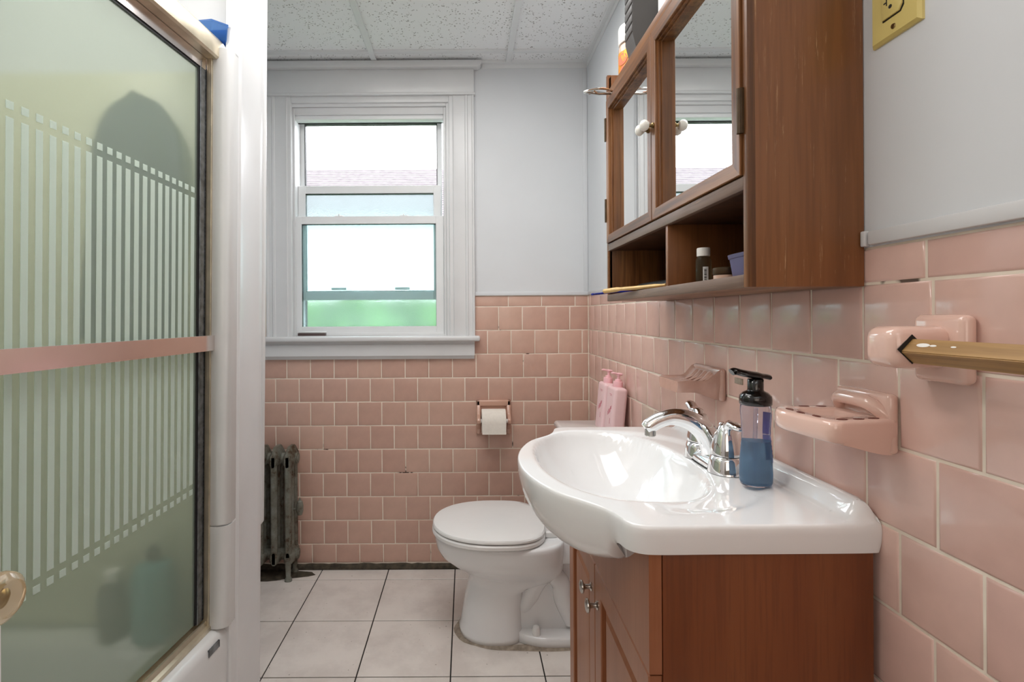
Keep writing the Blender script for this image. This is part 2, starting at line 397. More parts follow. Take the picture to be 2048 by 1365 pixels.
# right wall
for k, (z0, z1) in enumerate(rows):
    ph = .6203 if k % 2 == 0 else .5605
    if k == 2: ph = .6155
    edges = [ph+.1093*i for i in range(-6, 18)]
    edges = [-.1]+[e_ for e_ in edges if -.08 < e_ < WY-.008]+[WY]
    for a0, a1 in zip(edges, edges[1:]):
        if z1 < .70 and a0 > .74 and a1 < 1.28: continue    # behind the vanity
        if z1 < .70 and a0 > 1.74 and a1 < 2.08: continue   # behind the tank
        mat = 'pink_pale' if (k == 3 and 1.48 < (a0+a1)/2 < 1.70) else 'pink_right'
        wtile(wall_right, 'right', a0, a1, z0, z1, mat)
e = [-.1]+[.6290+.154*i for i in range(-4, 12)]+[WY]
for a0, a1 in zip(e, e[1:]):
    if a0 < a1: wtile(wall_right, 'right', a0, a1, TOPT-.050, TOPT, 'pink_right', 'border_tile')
# grimy strip at the foot of the back wall
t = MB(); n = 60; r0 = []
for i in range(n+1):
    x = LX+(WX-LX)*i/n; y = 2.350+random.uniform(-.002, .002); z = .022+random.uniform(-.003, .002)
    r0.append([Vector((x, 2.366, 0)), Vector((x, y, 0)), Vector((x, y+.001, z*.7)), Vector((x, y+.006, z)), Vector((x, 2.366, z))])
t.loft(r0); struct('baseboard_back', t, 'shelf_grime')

# left side: hidden wall past the wing, and the tub alcove walls
struct('wall_left', MB().box(LX-.12, LX, 1.56, WY+.14, 0, CZ+.1), 'paint')
wing = struct('wall_shower', MB().box(-1.50, -.632, 1.375, 1.56, 0, CZ, 0), 'paint', tilt=True)
struct('wall_alcove', MB().box(-1.53, -1.43, -1.0, 1.40, 0, CZ+.1), 'paint')
# ceiling: substrate, panels, grid
ceil = struct('ceiling', MB().box(-1.52, WX+.12, -1.07, WY+.14, CZ+.017, CZ+.1), 'ceil_rail')
cx = [-1.50, -1.0225, -.4125, .2025, WX]; cy = [WY, 2.2585, 1.6485, 1.0385, .4285, -.1815, -.7915, -.95]
for i in range(len(cx)-1):
    for j in range(len(cy)-1):
        x0, x1, y1, y0 = cx[i]+.009, cx[i+1]-.009, cy[j]-.009, cy[j+1]+.009
        if y1-y0 < .02: continue
        p = MB().box(x0, x1, y0, y1, CZ+.009, CZ+.018, .0015, 1).build('ceiling_panel', 'ceiling_tile', ceil)
for x in cx[1:-1]: MB().box(x-.0125, x+.0125, -.95, WY-.003, CZ-.001, CZ+.010, .001, 1).build('ceiling_grid_bar', 'ceil_rail', ceil)
for y in cy[1:-1]: 
    for a, b in zip(cx, cx[1:]): MB().box(a+.012, b-.012, y-.0115, y+.0115, CZ-.0004, CZ+.010, .001, 1).build('ceiling_grid_bar', 'ceil_rail', ceil)
MB().box(-.9, WX, WY-.020, WY, CZ-.003, CZ+.010, .001, 1).box(.08, WX, WY-.004, WY, CZ-.022, CZ-.001, .001, 1).build('wall_angle', 'ceil_rail', ceil)
MB().box(WX-.022, WX, -.95, WY-.02, CZ-.003, CZ+.010, .001, 1).box(WX-.004, WX, -.95, WY-.02, CZ-.022, CZ-.001, .001, 1).build('wall_angle', 'ceil_rail', ceil)

# wing end casing
t = MB()
prof = [(-.640, 1.352), (-.622, 1.352), (-.617, 1.357), (-.6165, 1.380), (-.612, 1.385), (-.6125, 1.40), (-.617, 1.405), (-.617, 1.50), (-.614, 1.508), (-.613, 1.53), (-.616, 1.544), (-.640, 1.548)]
t.prism(prof, 0, CZ-.004); cas = struct('trim_6', t, 'trim', tilt=True)
t = MB(); t.loft([[Vector((x, y, z)) for x, y in ((-.624, 1.538), (-.612+k_, 1.540), (-.608+k_, 1.546), (-.610+k_, 1.553), (-.624, 1.556))] for z, k_ in ((.535, -.010), (.548, 0), (1.2, .001), (CZ-.004, 0))])
struct('trim_7', t, 'trim', tilt=True)

# ---------------------------------------------------------------- window
win = thing('window_1', 'white double hung window with its upper sash dropped', None, (-.4375, WY, 1.0), kind='structure')
MB().prism([(-.957, 2.2975), (-.935, 2.2975), (.058, 2.2975), (.072, 2.306), (.0785, 2.320), (.0785, 2.329), (-.957, 2.329)], WY-.045, WY, .003, axis='Y').build('head_cap', 'trim', win)
MB().box(-.925, .043, WY-.022, WY+.004, 2.188, 2.298, .003).build('head_board', 'trim', win)
t = MB(); t.box(-.93, .048, WY-.028, WY+.002, 2.179, 2.190, .003); t.build('head_bead', 'trim', win)
def casing(s):
    c = -.4375; g = lambda x: c+s*x
    poly = [(.362, 0), (.362, -.010), (.366, -.014), (.380, -.014), (.384, -.018), (.388, -.0165), (.436, -.0165), (.440, -.0205), (.448, -.0215), (.452, -.0175), (.468, -.0175), (.472, -.023), (.478, -.023), (.480, -.019), (.480, .0)]
    pts = [(g(a), WY+b+.002) for a, b in poly]
    MB().prism(pts if s > 0 else pts[::-1], 1.073, 2.180).build('casing', 'trim', win)
casing(1); casing(-1)
# head stops and jambs stepping back to the sashes
def fr(x0, x1, z0, z1, wl, wr, wt, wb, y0, y1, b=.002):
    m_ = MB()
    m_.box(x0, x0+wl, y0, y1, z0, z1, b, 1); m_.box(x1-wr, x1, y0, y1, z0, z1, b, 1)
    if wt: m_.box(x0+wl, x1-wr, y0, y1, z1-wt, z1, b, 1)
    if wb: m_.box(x0+wl, x1-wr, y0, y1, z0, z0+wb, b, 1)
    return m_
MB().box(-.80, -.075, WY-.012, WY+.01, 2.150, 2.180, .003).build('head_stop', 'trim', win)
fr(-.835, -.070, 1.06, 2.156, .030, .018, .020, 0, WY-.002, WY+.13).build('jamb', 'trim', win)
fr(-.806, -.088, 1.07, 2.137, .016, .012, .034, 0, WY+.008, WY+.020).build('stop_bead', 'trim', win)
fr(-.805, -.088, 1.07, 2.135, .014, .014, .030, .02, WY+.020, WY+.125).build('vinyl_frame', 'vinyl', win)
MB().box(-.79, -.10, WY+.018, WY+.05, 2.084, 2.104, .002).build('head_track', 'vinyl', win)
MB().box(-.79, -.10, WY+.06, WY+.064, 2.080, 2.084).build('shadow_gap', 'dark', win)
# stool and apron
MB().box(-.965, .0635, WY-.052, WY+.03, 1.0490, 1.0735, .008, 3).build('sill', 'trim', win)
t = MB(); pr = [(WY+.001, .983), (WY-.024, .983), (WY-.026, 1.034), (WY-.022, 1.038), (WY-.026, 1.049), (WY+.001, 1.049)]
t.prism(pr, -.93, .0385, axis='X'); t.build('apron', 'trim', win)
t = MB(); t.prism([(WY+.001, .967), (WY-.012, .967), (WY-.022, .983), (WY+.001, .983)], -.93, .038, axis='X'); t.build('apron_bead', 'trim', win)
MB().box(-.79, -.10, WY+.008, WY+.03, 1.068, 1.082, .002).build('bottom_stop', 'trim', win)
# storm pane (clear, above) and sashes
fr(-.792, -.112, 1.08, 2.10, .024, .024, .012, .02, WY+.095, WY+.11).build('storm_frame', 'vinyl', win)
fr(-.770, -.134, 1.09, 2.09, .003, .003, .003, .003, WY+.090, WY+.112, 0).build('storm_seal', 'black_seal', win)
MB().box(-.77, -.135, WY+.100, WY+.102, 1.09, 2.09).build('storm_pane', 'clear_glass', win)
us = fr(-.7905, -.1165, 1.243, 1.784, .035, .034, .037, .040, WY+.052, WY+.078, .0015).build('upper_sash', 'vinyl', win)
MB().box(-.757, -.149, WY+.064, WY+.067, 1.28, 1.750).build('glass_pane', 'obscure', us)
ls = fr(-.8055, -.1025, 1.078, 1.633, .040, .036, .036, .040, WY+.021, WY+.047, .0015).build('lower_sash', 'vinyl', win)
fr(-.768, -.1365, 1.115, 1.600, .003, .003, .004, .003, WY+.024, WY+.044, 0).build('glazing_seal', 'black_seal', ls)
MB().box(-.766, -.138, WY+.032, WY+.035, 1.117, 1.598).build('glass_pane', 'obscure', ls)
for x in (-.592, -.289):
    MB().box(x-.018, x+.018, WY+.024, WY+.036, 1.633, 1.637, .001).box(x-.002, x+.003, WY+.022, WY+.032, 1.636, 1.645, .001).build('sash_latch', 'vinyl', ls)
for x in (-.60, -.30):
    MB().box(x-.035, x+.035, WY+.048, WY+.056, 1.290, 1.302, .002).build('sash_latch', 'vinyl', us)
fr(-.757, -.149, 1.243+.04, 1.784-.037, .002, .002, .003, .003, WY+.054, WY+.076, 0).build('glazing_seal', 'black_seal', us)
# tilt handle / sensor lying on the sill at the sash foot
sen = thing('window_sensor', 'small white and brown window sensor on the sill by the left end of the sash', 'sensor', (-.709, WY-.01, 1.0735))
MB().box(-.773, -.645, WY-.022, WY+.006, 1.0735, 1.0765, .001).box(-.773, -.645, WY-.012, WY+.006, 1.0895, 1.097, .002).build('housing', 'vinyl', sen)
MB().box(-.773, -.647, WY-.020, WY+.004, 1.0765, 1.0895, .002).build('brown_strip', plain('brown_strip', srgb(82, 66, 64), .4), sen)

# outside: neighbouring house, hedge, lawn
struct('ground', MB().box(-14, 14, 2.7, 22, -3.2, -3.0), 'lawn')
hs = thing('neighbouring_house', 'white sided house with grey shingle roof seen through the upper window', 'house', (-1.5, 9.5, -3.0))
MB().box(-8, 6, 9.0, 14, -3, 2.86).build('wall', 'siding', hs)
rf = MB().prism([(8.7, 2.80), (8.7, 2.84), (10.6, 4.19), (10.6, 4.15)], -8.4, 6.4, axis='X').build('roof', 'shingle', hs)
for k in range(24):                      # shingle courses
    y = 8.68+k*.08; z = 2.852+k*.0568
    MB().prism([(y, z-.012), (y, z+.012), (y+.10, z+.068), (y+.10, z+.050)], -8.4, 6.4, axis='X').build('shingle_course', 'shingle', rf)
hg = MB()
for k in range(2600):
    a = random.uniform(-3.6, 2.0); b = random.uniform(0, 1)
    top = 1.42+.05*math.sin(a*3)+.03*math.sin(a*9)
    z = random.uniform(-.8, top); y = 4.6+random.uniform(-.25, .25) if z < top-.1 else 4.6+random.uniform(-.3, .6)
    s_ = random.uniform(.05, .1); d = Vector((random.uniform(-1, 1), random.uniform(-1, .3), random.uniform(-1, 1))).normalized()
    u_ = d.orthogonal().normalized(); v_ = d.cross(u_); c_ = Vector((a, y, z))
    vs = [hg.bm.verts.new(c_+u_*s_*math.cos(t_)+v_*s_*.5*math.sin(t_)) for t_ in (0, 1.2, PI, PI+1.2)]
    hg.bm.faces.new(vs)
hg.box(-3.7, 2.1, 4.55, 5.2, -3, 1.33)
tag(hg.build('hedge', 'leaf'), 'bright green hedge blurred behind the lower frosted window pane', 'hedge', kind='stuff')

# ---------------------------------------------------------------- shower: tub, surround, enclosure
SX0, SY0, SS = -.672, 1.325, .0957
def sh(t, d=0, z=0):          # t along the rim towards the camera, d out into the room
    return Vector((SX0-SS*t+d, SY0-t-SS*d, z))
def shbox(mb, t0, t1, d0, d1, z0, z1, bev=0):
    tt = bmesh.new(); bmesh.ops.create_cube(tt, size=1)
    for v in tt.verts:
        v.co = sh(t0+(v.co.x+.5)*(t1-t0), d0+(v.co.y+.5)*(d1-d0), z0+(v.co.z+.5)*(z1-z0))
    if bev: bmesh.ops.bevel(tt, geom=tt.edges[:], offset=bev, segments=2, profile=.5, affect='EDGES')
    return mb.add(tt)
def shprof(mb, prof, t0, t1, n=1):
    rings = []
    for k in range(n+1):
        t = t0+(t1-t0)*k/n
        rings.append([sh(t, d, z) for d, z in prof])
    return mb.loft(rings)
tub = thing('bathtub', 'white fiberglass bathtub with a rounded apron below the shower door', 'bathtub', (-1.0, .55, 0))
t = MB(); pr = [(-.06, .30), (-.045, .352), (.0, .352), (.026, .350), (.036, .343), (.041, .330), (.043, .29), (.040, .12), (.036, .0), (.0, .0), (-.06, .05)]
shprof(t, pr, -.045, 1.5); t.build('apron', 'fiberglass', tub, tilt=True)
t = MB(); t.box(-1.40, -.70, -.16, 1.355, .0, .06, .02); t.box(-1.40, -1.33, -.16, 1.355, .05, .352, .02); t.box(-1.35, -.72, 1.27, 1.36, .05, .352, .02); t.build('basin', 'fiberglass', tub, tilt=True)
# small maker's plate on the apron
t = MB(); shbox(t, .006, .050, .0405, .0435, .318, .334, .001); pl = t.build('maker_plate', 'grey_edge', tub, tilt=True)
sur = thing('shower_surround', 'white edged shower surround around the tub alcove', 'shower surround', (-1.0, 1.36, .35))
t = MB(); t.box(-1.40, -.665, 1.352, 1.374, .352, 1.815, .004); t.build('end_panel', 'almond', sur, tilt=True)
t = MB(); t.box(-1.40, -1.378, -.16, 1.352, .352, 1.815, .004); t.build('long_panel', 'almond', sur, tilt=True)
def flange(z0, z1, top=False):
    pts = [(-.668, 1.330), (-.655, 1.326), (-.640, 1.325), (-.628, 1.329), (-.619, 1.338), (-.616, 1.350), (-.616, 1.374), (-.668, 1.374)]
    rings = [[Vector((x, y, z)) for x, y in pts] for z in (z0, z0+.004, z1)]
    for p in rings[0]: p.y += .003; p.x -= .002
    if top:
        for k, dz in enumerate((.004, .010, .016)):
            rings.append([Vector((x, min(1.374, y+.004*(k+1)), z1+dz-(.020*(k+1)/3 if x > -.63 else 0))) for x, y in pts])
    return MB().loft(rings)
flange(.352, .620).build('lower_flange', 'fiberglass', sur, tilt=True)
flange(.6215, 1.865, True).build('upper_flange', 'fiberglass', sur, tilt=True)
enc = thing('shower_enclosure', 'tan aluminium header, jamb and track framing the shower door', 'shower enclosure', (SX0, SY0, .352))
t = MB(); pr = [(-.050, 1.835), (.022, 1.835), (.027, 1.840), (.027, 1.880), (.020, 1.892), (-.050, 1.892)]
shprof(t, pr, -.028, 1.48); t.build('header', 'bronze_al', enc, tilt=True)
t = MB(); shbox(t, -.010, .002, -.03, .010, .36, 1.84, .001); t.build('wall_jamb', 'bronze_al', enc, tilt=True)
t = MB(); shprof(t, [(-.05, .352), (.014, .352), (.014, .362), (.006, .366), (.004, .378), (-.001, .378), (-.002, .366), (-.012, .366), (-.013, .382), (-.018, .382), (-.02, .366), (-.05, .366)], -.005, 1.48); t.build('bottom_track', 'bronze_al', enc, tilt=True)
# sliding door
dr = thing('shower_door', 'green tinted sliding glass shower door printed with pale vertical stripes', 'shower door', sh(.3, -.01, .37))
t = MB(); shbox(t, .022, .74, -.013, -.008, .385, 1.815); t.build('glass_panel', 'shower_glass', dr, tilt=True)
t = MB(); shbox(t, .004, .74, -.016, -.003, 1.805, 1.832, .002); t.build('top_rail', 'silver_al', dr, tilt=True)
t = MB(); shbox(t, .034, .74, -.0135, -.006, 1.798, 1.806, .001); shbox(t, .025, .033, -.0145, -.0055, .385, 1.806, .001); shbox(t, .003, .006, -.015, -.002, .383, 1.806); t.build('rubber_seal', 'black_seal', dr, tilt=True)
t = MB(); shbox(t, .006, .026, -.016, -.004, .383, 1.815, .002); t.build('side_rail', 'grey_edge', dr, tilt=True)
t = MB(); shbox(t, -.022, .735, .012, .020, 1.080, 1.117, .001); tb = t.build('towel_bar', 'silver_al', dr, tilt=True)
t = MB(); shbox(t, -.020, .004, -.01, .013, 1.084, 1.113, .001); t.build('bracket', 'silver_al', tb, tilt=True)
ts = [.0498, .0739, .0970, .1203, .1435, .1667, .1907, .2144, .2387, .2633, .2875, .3113, .3359, .3610, .3861, .4114, .4359, .4614, .4869, .5126]
ts += [.5126+.0257*k for k in range(1, 9)]
ts = [.0256]+ts
for k, tt_ in enumerate(ts[1:]):
    wd2 = .0064
    zt = 1.491+.045*(tt_-.05); zb_ = .7202-.05*(tt_-.05)
    for (a, b, nm) in ((zt-.0132, zt, 'stripe_square'), (zb_, zb_+.0132, 'stripe_square'), (zb_+.0262, zt-.0262, 'stripe')):
        t = MB(); shbox(t, tt_-wd2, tt_+wd2, -.0078, -.0070, a, b); t.build(nm, 'stripe', dr, tilt=True)
# things inside the alcove, seen blurred through the glass
tw = MB(); rings = []
for k in range(26):
    z = 1.745-.0255*k; u_ = k/25
    half = .118*min(1, math.sqrt(max(.0008, 1-(1-min(1, u_*3.0))**2)))*(1+.05*u_)
    c_ = -.855-.02*u_; ring = []
    for i in range(28):
        a = 2*PI*i/28
        ring.append(Vector((c_+half*math.cos(a)*(1+.06*math.sin(5*a+z*9)), 1.325+.022*math.sin(a)+.006*math.sin(7*a), z)))
    rings.append(ring)
tw.loft(rings); tag(tw.build('hanging_towel', 'navy', tilt=True), 'dark slate towel hanging on the end wall behind the shower glass', 'towel')
t = MB(); t.lathe([(.001, 1.775), (.014, 1.774), (.016, 1.765), (.006, 1.76), (.005, 1.745), (.001, 1.745)], (-.85, 1.345, 0))
bt = thing('shampoo_bottle', 'teal bottle at the tub end blurred behind the glass', 'bottle', (-.80, 1.30, .352))
MB().lathe([(.001, 0), (.044, .003), (.050, .02), (.050, .16), (.040, .185), (.014, .195), (.014, .2)], (-.80, 1.30, .352)).build('body', 'teal', bt)
MB().lathe([(.016, .2), (.017, .203), (.017, .225), (.015, .228), (.001, .228)], (-.80, 1.30, .352)).build('cap', 'dark', bt)
bt = thing('body_wash_bottle', 'shorter grey bottle left of the teal one behind the glass', 'bottle', (-.905, 1.30, .352))
MB().lathe([(.001, 0), (.030, .003), (.033, .02), (.033, .11), (.026, .135), (.014, .14), (.014, .145)], (-.905, 1.30, .352)).build('body', 'charcoal', bt)
MB().lathe([(.016, .145), (.017, .148), (.017, .170), (.015, .172), (.001, .172)], (-.905, 1.30, .352)).build('cap', 'white_cap', bt)
# blue tray on top of the surround corner
bb = thing('blue_box', 'small translucent blue plastic box on top of the shower header', 'box', (-.655, 1.335, 1.8925))
bpts = [(-.735, 1.345), (-.655, 1.275), (-.655, 1.275)]
t = MB(); pol = [(-.700, 1.325), (-.652, 1.318), (-.622, 1.345), (-.632, 1.371), (-.700, 1.371)]
def scal(p, s_): cx_ = -.660; cy_ = 1.348; return [(cx_+(a-cx_)*s_, cy_+(b-cy_)*s_) for a, b in p]
t.loft([[Vector((a, b, z)) for a, b in scal(pol, s_)] for z, s_ in ((1.8925, .86), (1.898, .9), (1.931, .97), (1.931, 1.03), (1.935, 1.03), (1.935, .9), (1.905, .84))])
t.build('tray', 'blue_clear', bb)

# entrance door leaf and crystal knob close to the camera on the left
dl = thing('door_1', 'white door leaf folded against the left side', None, (-.467, .1, 0), kind='structure')
MB().box(-.485, -.450, -.30, .4935, .01, 2.03, .002).build('door_leaf', 'trim', dl)
kb = thing('door_knob', 'crystal glass door knob on a brass stem at the left edge', 'door knob', (-.45, .432, .928))
kc = (-.45, .432, .928)
MB().lathe([(.001, 0), (.024, .0), (.024, .003), (.014, .008), (.010, .012), (.009, .030), (.010, .034), (.010, .039)], kc, 'X', 28).build('stem', 'brass', kb)
kn = MB(); kn.lathe([(.010, .040), (.016, .042), (.0205, .047), (.0215, .053), (.0205, .059), (.015, .064), (.008, .062), (.001, .061)], kc, 'X', 32); kn.build('glass_knob', 'crystal', kb, smooth=50)
MB().lathe([(.001, .048), (.008, .049), (.009, .052), (.005, .056), (.001, .057)], kc, 'X', 12).build('brass_rosette', 'brass', kb)

# ---------------------------------------------------------------- radiator
rad = thing('radiator', 'old grey painted cast iron radiator with rust under the window', 'radiator', (-.87, 2.30, 0))
def section(x, legs):
    t = MB()
    for (yc, hw, dw) in ((2.256, .014, .013), (2.298, .011, .011), (2.338, .013, .012)):
        hexa = lambda s_=1: [(x-hw*s_, yc-dw*.4), (x-hw*.5*s_, yc-dw), (x+hw*.5*s_, yc-dw), (x+hw*s_, yc-dw*.4), (x+hw*s_, yc+dw*.6), (x+hw*.4*s_, yc+dw), (x-hw*.4*s_, yc+dw), (x-hw*s_, yc+dw*.6)]
        z0, z1 = .075, .545
        t.loft([[Vector((a, b, z)) for a, b in hexa()] for z in (z0, z0+.1, (z0+z1)/2, z1)])
    # top and bottom headers with a peaked crown
    for (za, zb2, pk) in ((.500, .560, .585), (.070, .125, .128)):
        rg = []
        for yy, s_, up in ((2.243, .55, 0), (2.250, .9, .55), (2.275, 1.15, 1), (2.300, 1.2, 1), (2.325, 1.15, 1), (2.346, .9, .55), (2.352, .55, 0)):
            top = zb2+(pk-zb2)*up; hw = .021*s_
            rg.append([Vector((x-hw, yy, za+.012)), Vector((x-hw*.4, yy, za)), Vector((x+hw*.4, yy, za)), Vector((x+hw, yy, za+.012)), Vector((x+hw, yy, zb2-.012)), Vector((x+hw*.3, yy, top)), Vector((x-hw*.3, yy, top)), Vector((x-hw, yy, zb2-.012))])
        t.loft(rg)
    for zz in (.22, .33, .44):
        t.box(x-.006, x+.006, 2.262, 2.335, zz-.008, zz+.008, .003)
    for zz in (.10, .53): t.lathe([(.024, x-.031), (.024, x+.031)], (0, 2.298, zz), 'X', 20)
    if legs:
        for yy in (2.252, 2.338):
            t.loft([ell(x, yy, .015*s_, .012*s_, 12, 2.4, z) for z, s_ in ((.105, 1.0), (.05, .8), (.018, .7), (.008, 1.05), (0, 1.1))])
    return t.build('section', 'iron', rad)
for k, x in enumerate((-.790, -.852, -.914, -.976, -1.038)):
    section(x, k in (0, 4))
for zz in (.53, .10): MB().lathe([(.001, -.757), (.015, -.756), (.017, -.762), (.017, -.790)], (0, 2.298, zz), 'X', 8).build('end_plug', 'iron', rad)
MB().lathe([(.001, .272), (.010, .275), (.015, .29), (.016, .315), (.012, .335), (.005, .340), (.004, .350), (.001, .351)], (-.752, 2.296, 0), n=16).lathe([(.005, -.79), (.005, -.752)], (0, 2.296, .30), 'X', 10).build('vent_valve', 'iron', rad)
# grime under it
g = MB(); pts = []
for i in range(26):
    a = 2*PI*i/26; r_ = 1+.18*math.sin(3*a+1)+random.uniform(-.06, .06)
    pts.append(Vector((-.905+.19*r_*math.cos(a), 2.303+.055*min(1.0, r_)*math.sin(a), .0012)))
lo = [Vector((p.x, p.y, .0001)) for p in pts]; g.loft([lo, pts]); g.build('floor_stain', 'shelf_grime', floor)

# ---------------------------------------------------------------- toilet
TY = 1.905
toi = thing('toilet', 'white toilet with closed lid facing left beside the vanity', 'toilet', (.2, TY, 0))
def egg(x0, x1, hw, z, n=48, back=.55, p=2.15):
    """egg outline: round nose at x0, squarer at x1"""
    r = []; xc = x0+(x1-x0)*back
    for i in range(n):
        a = 2*PI*i/n; c, s_ = math.cos(a), math.sin(a)
        if c < 0: x = xc+c*abs(c)**(2/p-1)*(xc-x0) if abs(c) > 1e-9 else xc
        else: x = xc+(abs(c)**(2/3.2))*(x1-xc)
        y = TY+hw*math.copysign(abs(s_)**(2/(p if c < 0 else 2.8)), s_)
        r.append(Vector((x, y, z)))
    return r
b = MB()
R_ = [(-.022, .20, .105, 0), (-.030, .202, .112, .004), (-.032, .203, .113, .022), (-.026, .202, .108, .032), (-.024, .20, .106, .05), (-.012, .20, .098, .12), (.000, .21, .094, .17), (.003, .25, .096, .19),
      (.003, .33, .100, .21), (-.020, .35, .120, .235), (-.062, .352, .148, .262), (-.098, .354, .168, .290), (-.114, .355, .178, .318), (-.120, .356, .182, .350), (-.120, .356, .183, .362), (-.114, .354, .178, .369), (-.10, .35, .165, .370)]
b.loft([egg(x0, x1, hw, z) for x0, x1, hw, z in R_]); b.build('bowl', 'porcelain', toi, smooth=60)
# deck behind the bowl up to the tank, trapway on the side, foot flange
MB().box(.27, .555, TY-.105, TY+.105, .28, .372, .018, 3).box(.17, .54, TY-.062, TY+.062, .0, .30, .02, 3).build('deck', 'porcelain', toi, smooth=60)
MB().loft([egg(.14, .54, hw, z, back=.4) for hw, z in ((.118, 0), (.122, .004), (.122, .026), (.116, .034))]).build('foot', 'porcelain', toi, smooth=60)
MB().tube(spline([(.20, TY-.030, .10), (.225, TY-.045, .15), (.255, TY-.055, .21), (.295, TY-.060, .238), (.335, TY-.060, .20), (.345, TY-.058, .14), (.38, TY-.05, .06)], 5), .034, 16).build('trapway', 'porcelain', toi, smooth=60)
MB().lathe([(.015, .033), (.0145, .05), (.011, .062), (.006, .065), (.001, .0655)], (.242, TY-.094, 0), n=18).build('bolt_cap', 'seat', toi)
s1 = MB(); s1.loft([egg(-.130, .285, hw, z) if not d else egg(-.130+d, .285-d, hw, z) for hw, z, d in ((.190, .372, .004), (.195, .376, 0), (.195, .386, 0), (.190, .391, .004))]); s1.build('seat', 'seat', toi, smooth=40)
s2 = MB(); s2.loft([egg(-.128+d, .284-d, hw, z) for hw, z, d in ((.186, .3925, .006), (.194, .396, 0), (.194, .402, 0), (.190, .407, .004), (.17, .410, .022), (.10, .412, .09))]); s2.build('lid', 'seat', toi, smooth=40)
for yy in (TY-.075, TY+.075): MB().box(.278, .318, yy-.014, yy+.014, .372, .392, .004).build('hinge', 'seat', toi)
tk = MB(); tk.box(.372, .555, TY-.195, TY+.20, .372, .700, .022, 3); tk.build('tank', 'porcelain', toi, smooth=60)
MB().box(.360, .560, TY-.208, TY+.212, .700, .731, .012, 3).build('tank_lid', 'porcelain', toi, smooth=60)
MB().lathe([(.012, .360), (.012, .372)], (0, TY-.15, .66), 'X', 16).box(.354, .362, TY-.158, TY-.09, .652, .666, .003).build('flush_lever', 'chrome', toi)
ck = MB(); r0, r1, r2 = [], [], []
o0 = egg(-.034, .56, .120, 0, 72, .3); 
for i, p in enumerate(o0):
    d = (p-Vector((.26, TY, 0))).normalized(); w_ = .015+.003*math.sin(i*.35)+.002*math.sin(i*.9)+random.uniform(0, .0015)
    r0.append(p-d*.02+Vector((0, 0, .004))); r1.append(p+d*w_*.4+Vector((0, 0, .003))); r2.append(p+d*w_+Vector((0, 0, .0004)))
ck.loft([r0, r1, r2], False, False); ck.build('floor_caulk', 'caulk', toi)

# ---------------------------------------------------------------- toilet paper holder on the back wall
tp = thing('toilet_paper_holder', 'dusty pink ceramic toilet paper holder set into the back wall', 'toilet paper holder', (.1244, WY, .70))
t = MB(); xc = .1244
t.box(.0440, .2050, WY-.014, WY+.004, .747, .776, .006, 3)
t.box(.0440, .0645, WY-.014, WY+.004, .618, .776, .006, 3); t.box(.1845, .2050, WY-.014, WY+.004, .618, .776, .006, 3)
t.box(.0440, .2050, WY-.010, WY+.004, .618, .630, .004, 2)
t.build('surround', 'dusty_pink', tp)
for x0, x1 in ((.047, .0640), (.185, .202)):
    MB().prism([(WY, .760), (WY-.012, .758), (WY-.030, .715), (WY-.050, .700), (WY-.058, .690), (WY-.056, .676), (WY-.040, .668), (WY-.012, .640), (WY, .636)], x0, x1, .004, axis='X').build('arm', 'dusty_pink', tp)
MB().box(.063, .187, WY-.003, WY+.0025, .628, .750, 0).build('recess_back', 'dusty_pink', tp)
MB().lathe([(.009, .064), (.009, .186)], (0, WY-.052, .688), 'X', 16).build('spindle', 'white_cap', tp)
tr_ = thing('toilet_paper_roll', 'white toilet paper roll on the pink holder', 'toilet paper', (.1244, WY-.052, .688))
rl = MB(); rr = [(.019, .068), (.052, .068), (.0535, .070), (.0535, .173), (.052, .175), (.019, .175), (.019, .068)]
rings = []
for r_, h_ in rr: rings.append([Vector((h_, WY-.058+r_*math.cos(2*PI*i/40), .690+r_*math.sin(2*PI*i/40))) for i in range(40)])
rl.loft(rings, False, False); rl.build('roll', 'paper', tr_)
MB().box(.069, .174, WY-.1125, WY-.1115, .640, .690).build('loose_sheet', 'paper', tr_)

# ---------------------------------------------------------------- vanity cabinet
van = thing('vanity_cabinet', 'reddish cherry wood vanity cabinet with two panelled doors under the sink', 'cabinet', (.250, .705, 0), (0, 0, math.radians(-1.0)))
L_ = .60; ZT = .838; DP = .306      # length along the wall, top, depth (local x from front)
lb = lambda *a, **k: MB().box(*a, **k)
lb(.019, DP, 0, .016, 0, ZT, bev=.001).build('side_panel', 'cherry', van, local=True)
lb(.019, DP, L_-.016, L_, 0, ZT, bev=.001).build('side_panel', 'cherry', van, local=True)
lb(.030, DP, .016, L_-.016, .09, .105).build('bottom_panel', 'cherry', van, local=True)
lb(.02, .034, .016, L_-.016, 0, .10).build('toe_board', 'cherry_y', van, local=True)
t = MB(); t.box(.0205, .034, .016, .045, .09, ZT-.002, .001); t.box(.0205, .034, L_-.045, L_-.016, .09, ZT-.002, .001); t.box(.0205, .034, .045, L_-.045, .655, .70, .001); t.build('face_frame', 'cherry_y', van, local=True)
def cutz(y):        # underside line of the basin where it passes through the front
    yy = (y-.300)/.25; b_ = max(0, 1-yy*yy)
    return min(ZT-.004, .877-.040-(.048+.062*b_)+.014+.05*max(0, (-yy-.72)/.28)) if -.90 < yy < 1.03 else ZT-.004
ysm = [0, .03]+[.051+.0138*k for k in range(37)]+[.57, L_]
pf = [(y, cutz(y)) for y in ysm]
t = MB(); t.loft([[Vector((x, y, .668)) for y, z in pf]+[Vector((x, y, z)) for y, z in pf[::-1]] for x in (0, .0175)]); t.build('false_drawer_front', 'cherry_y', van, local=True)
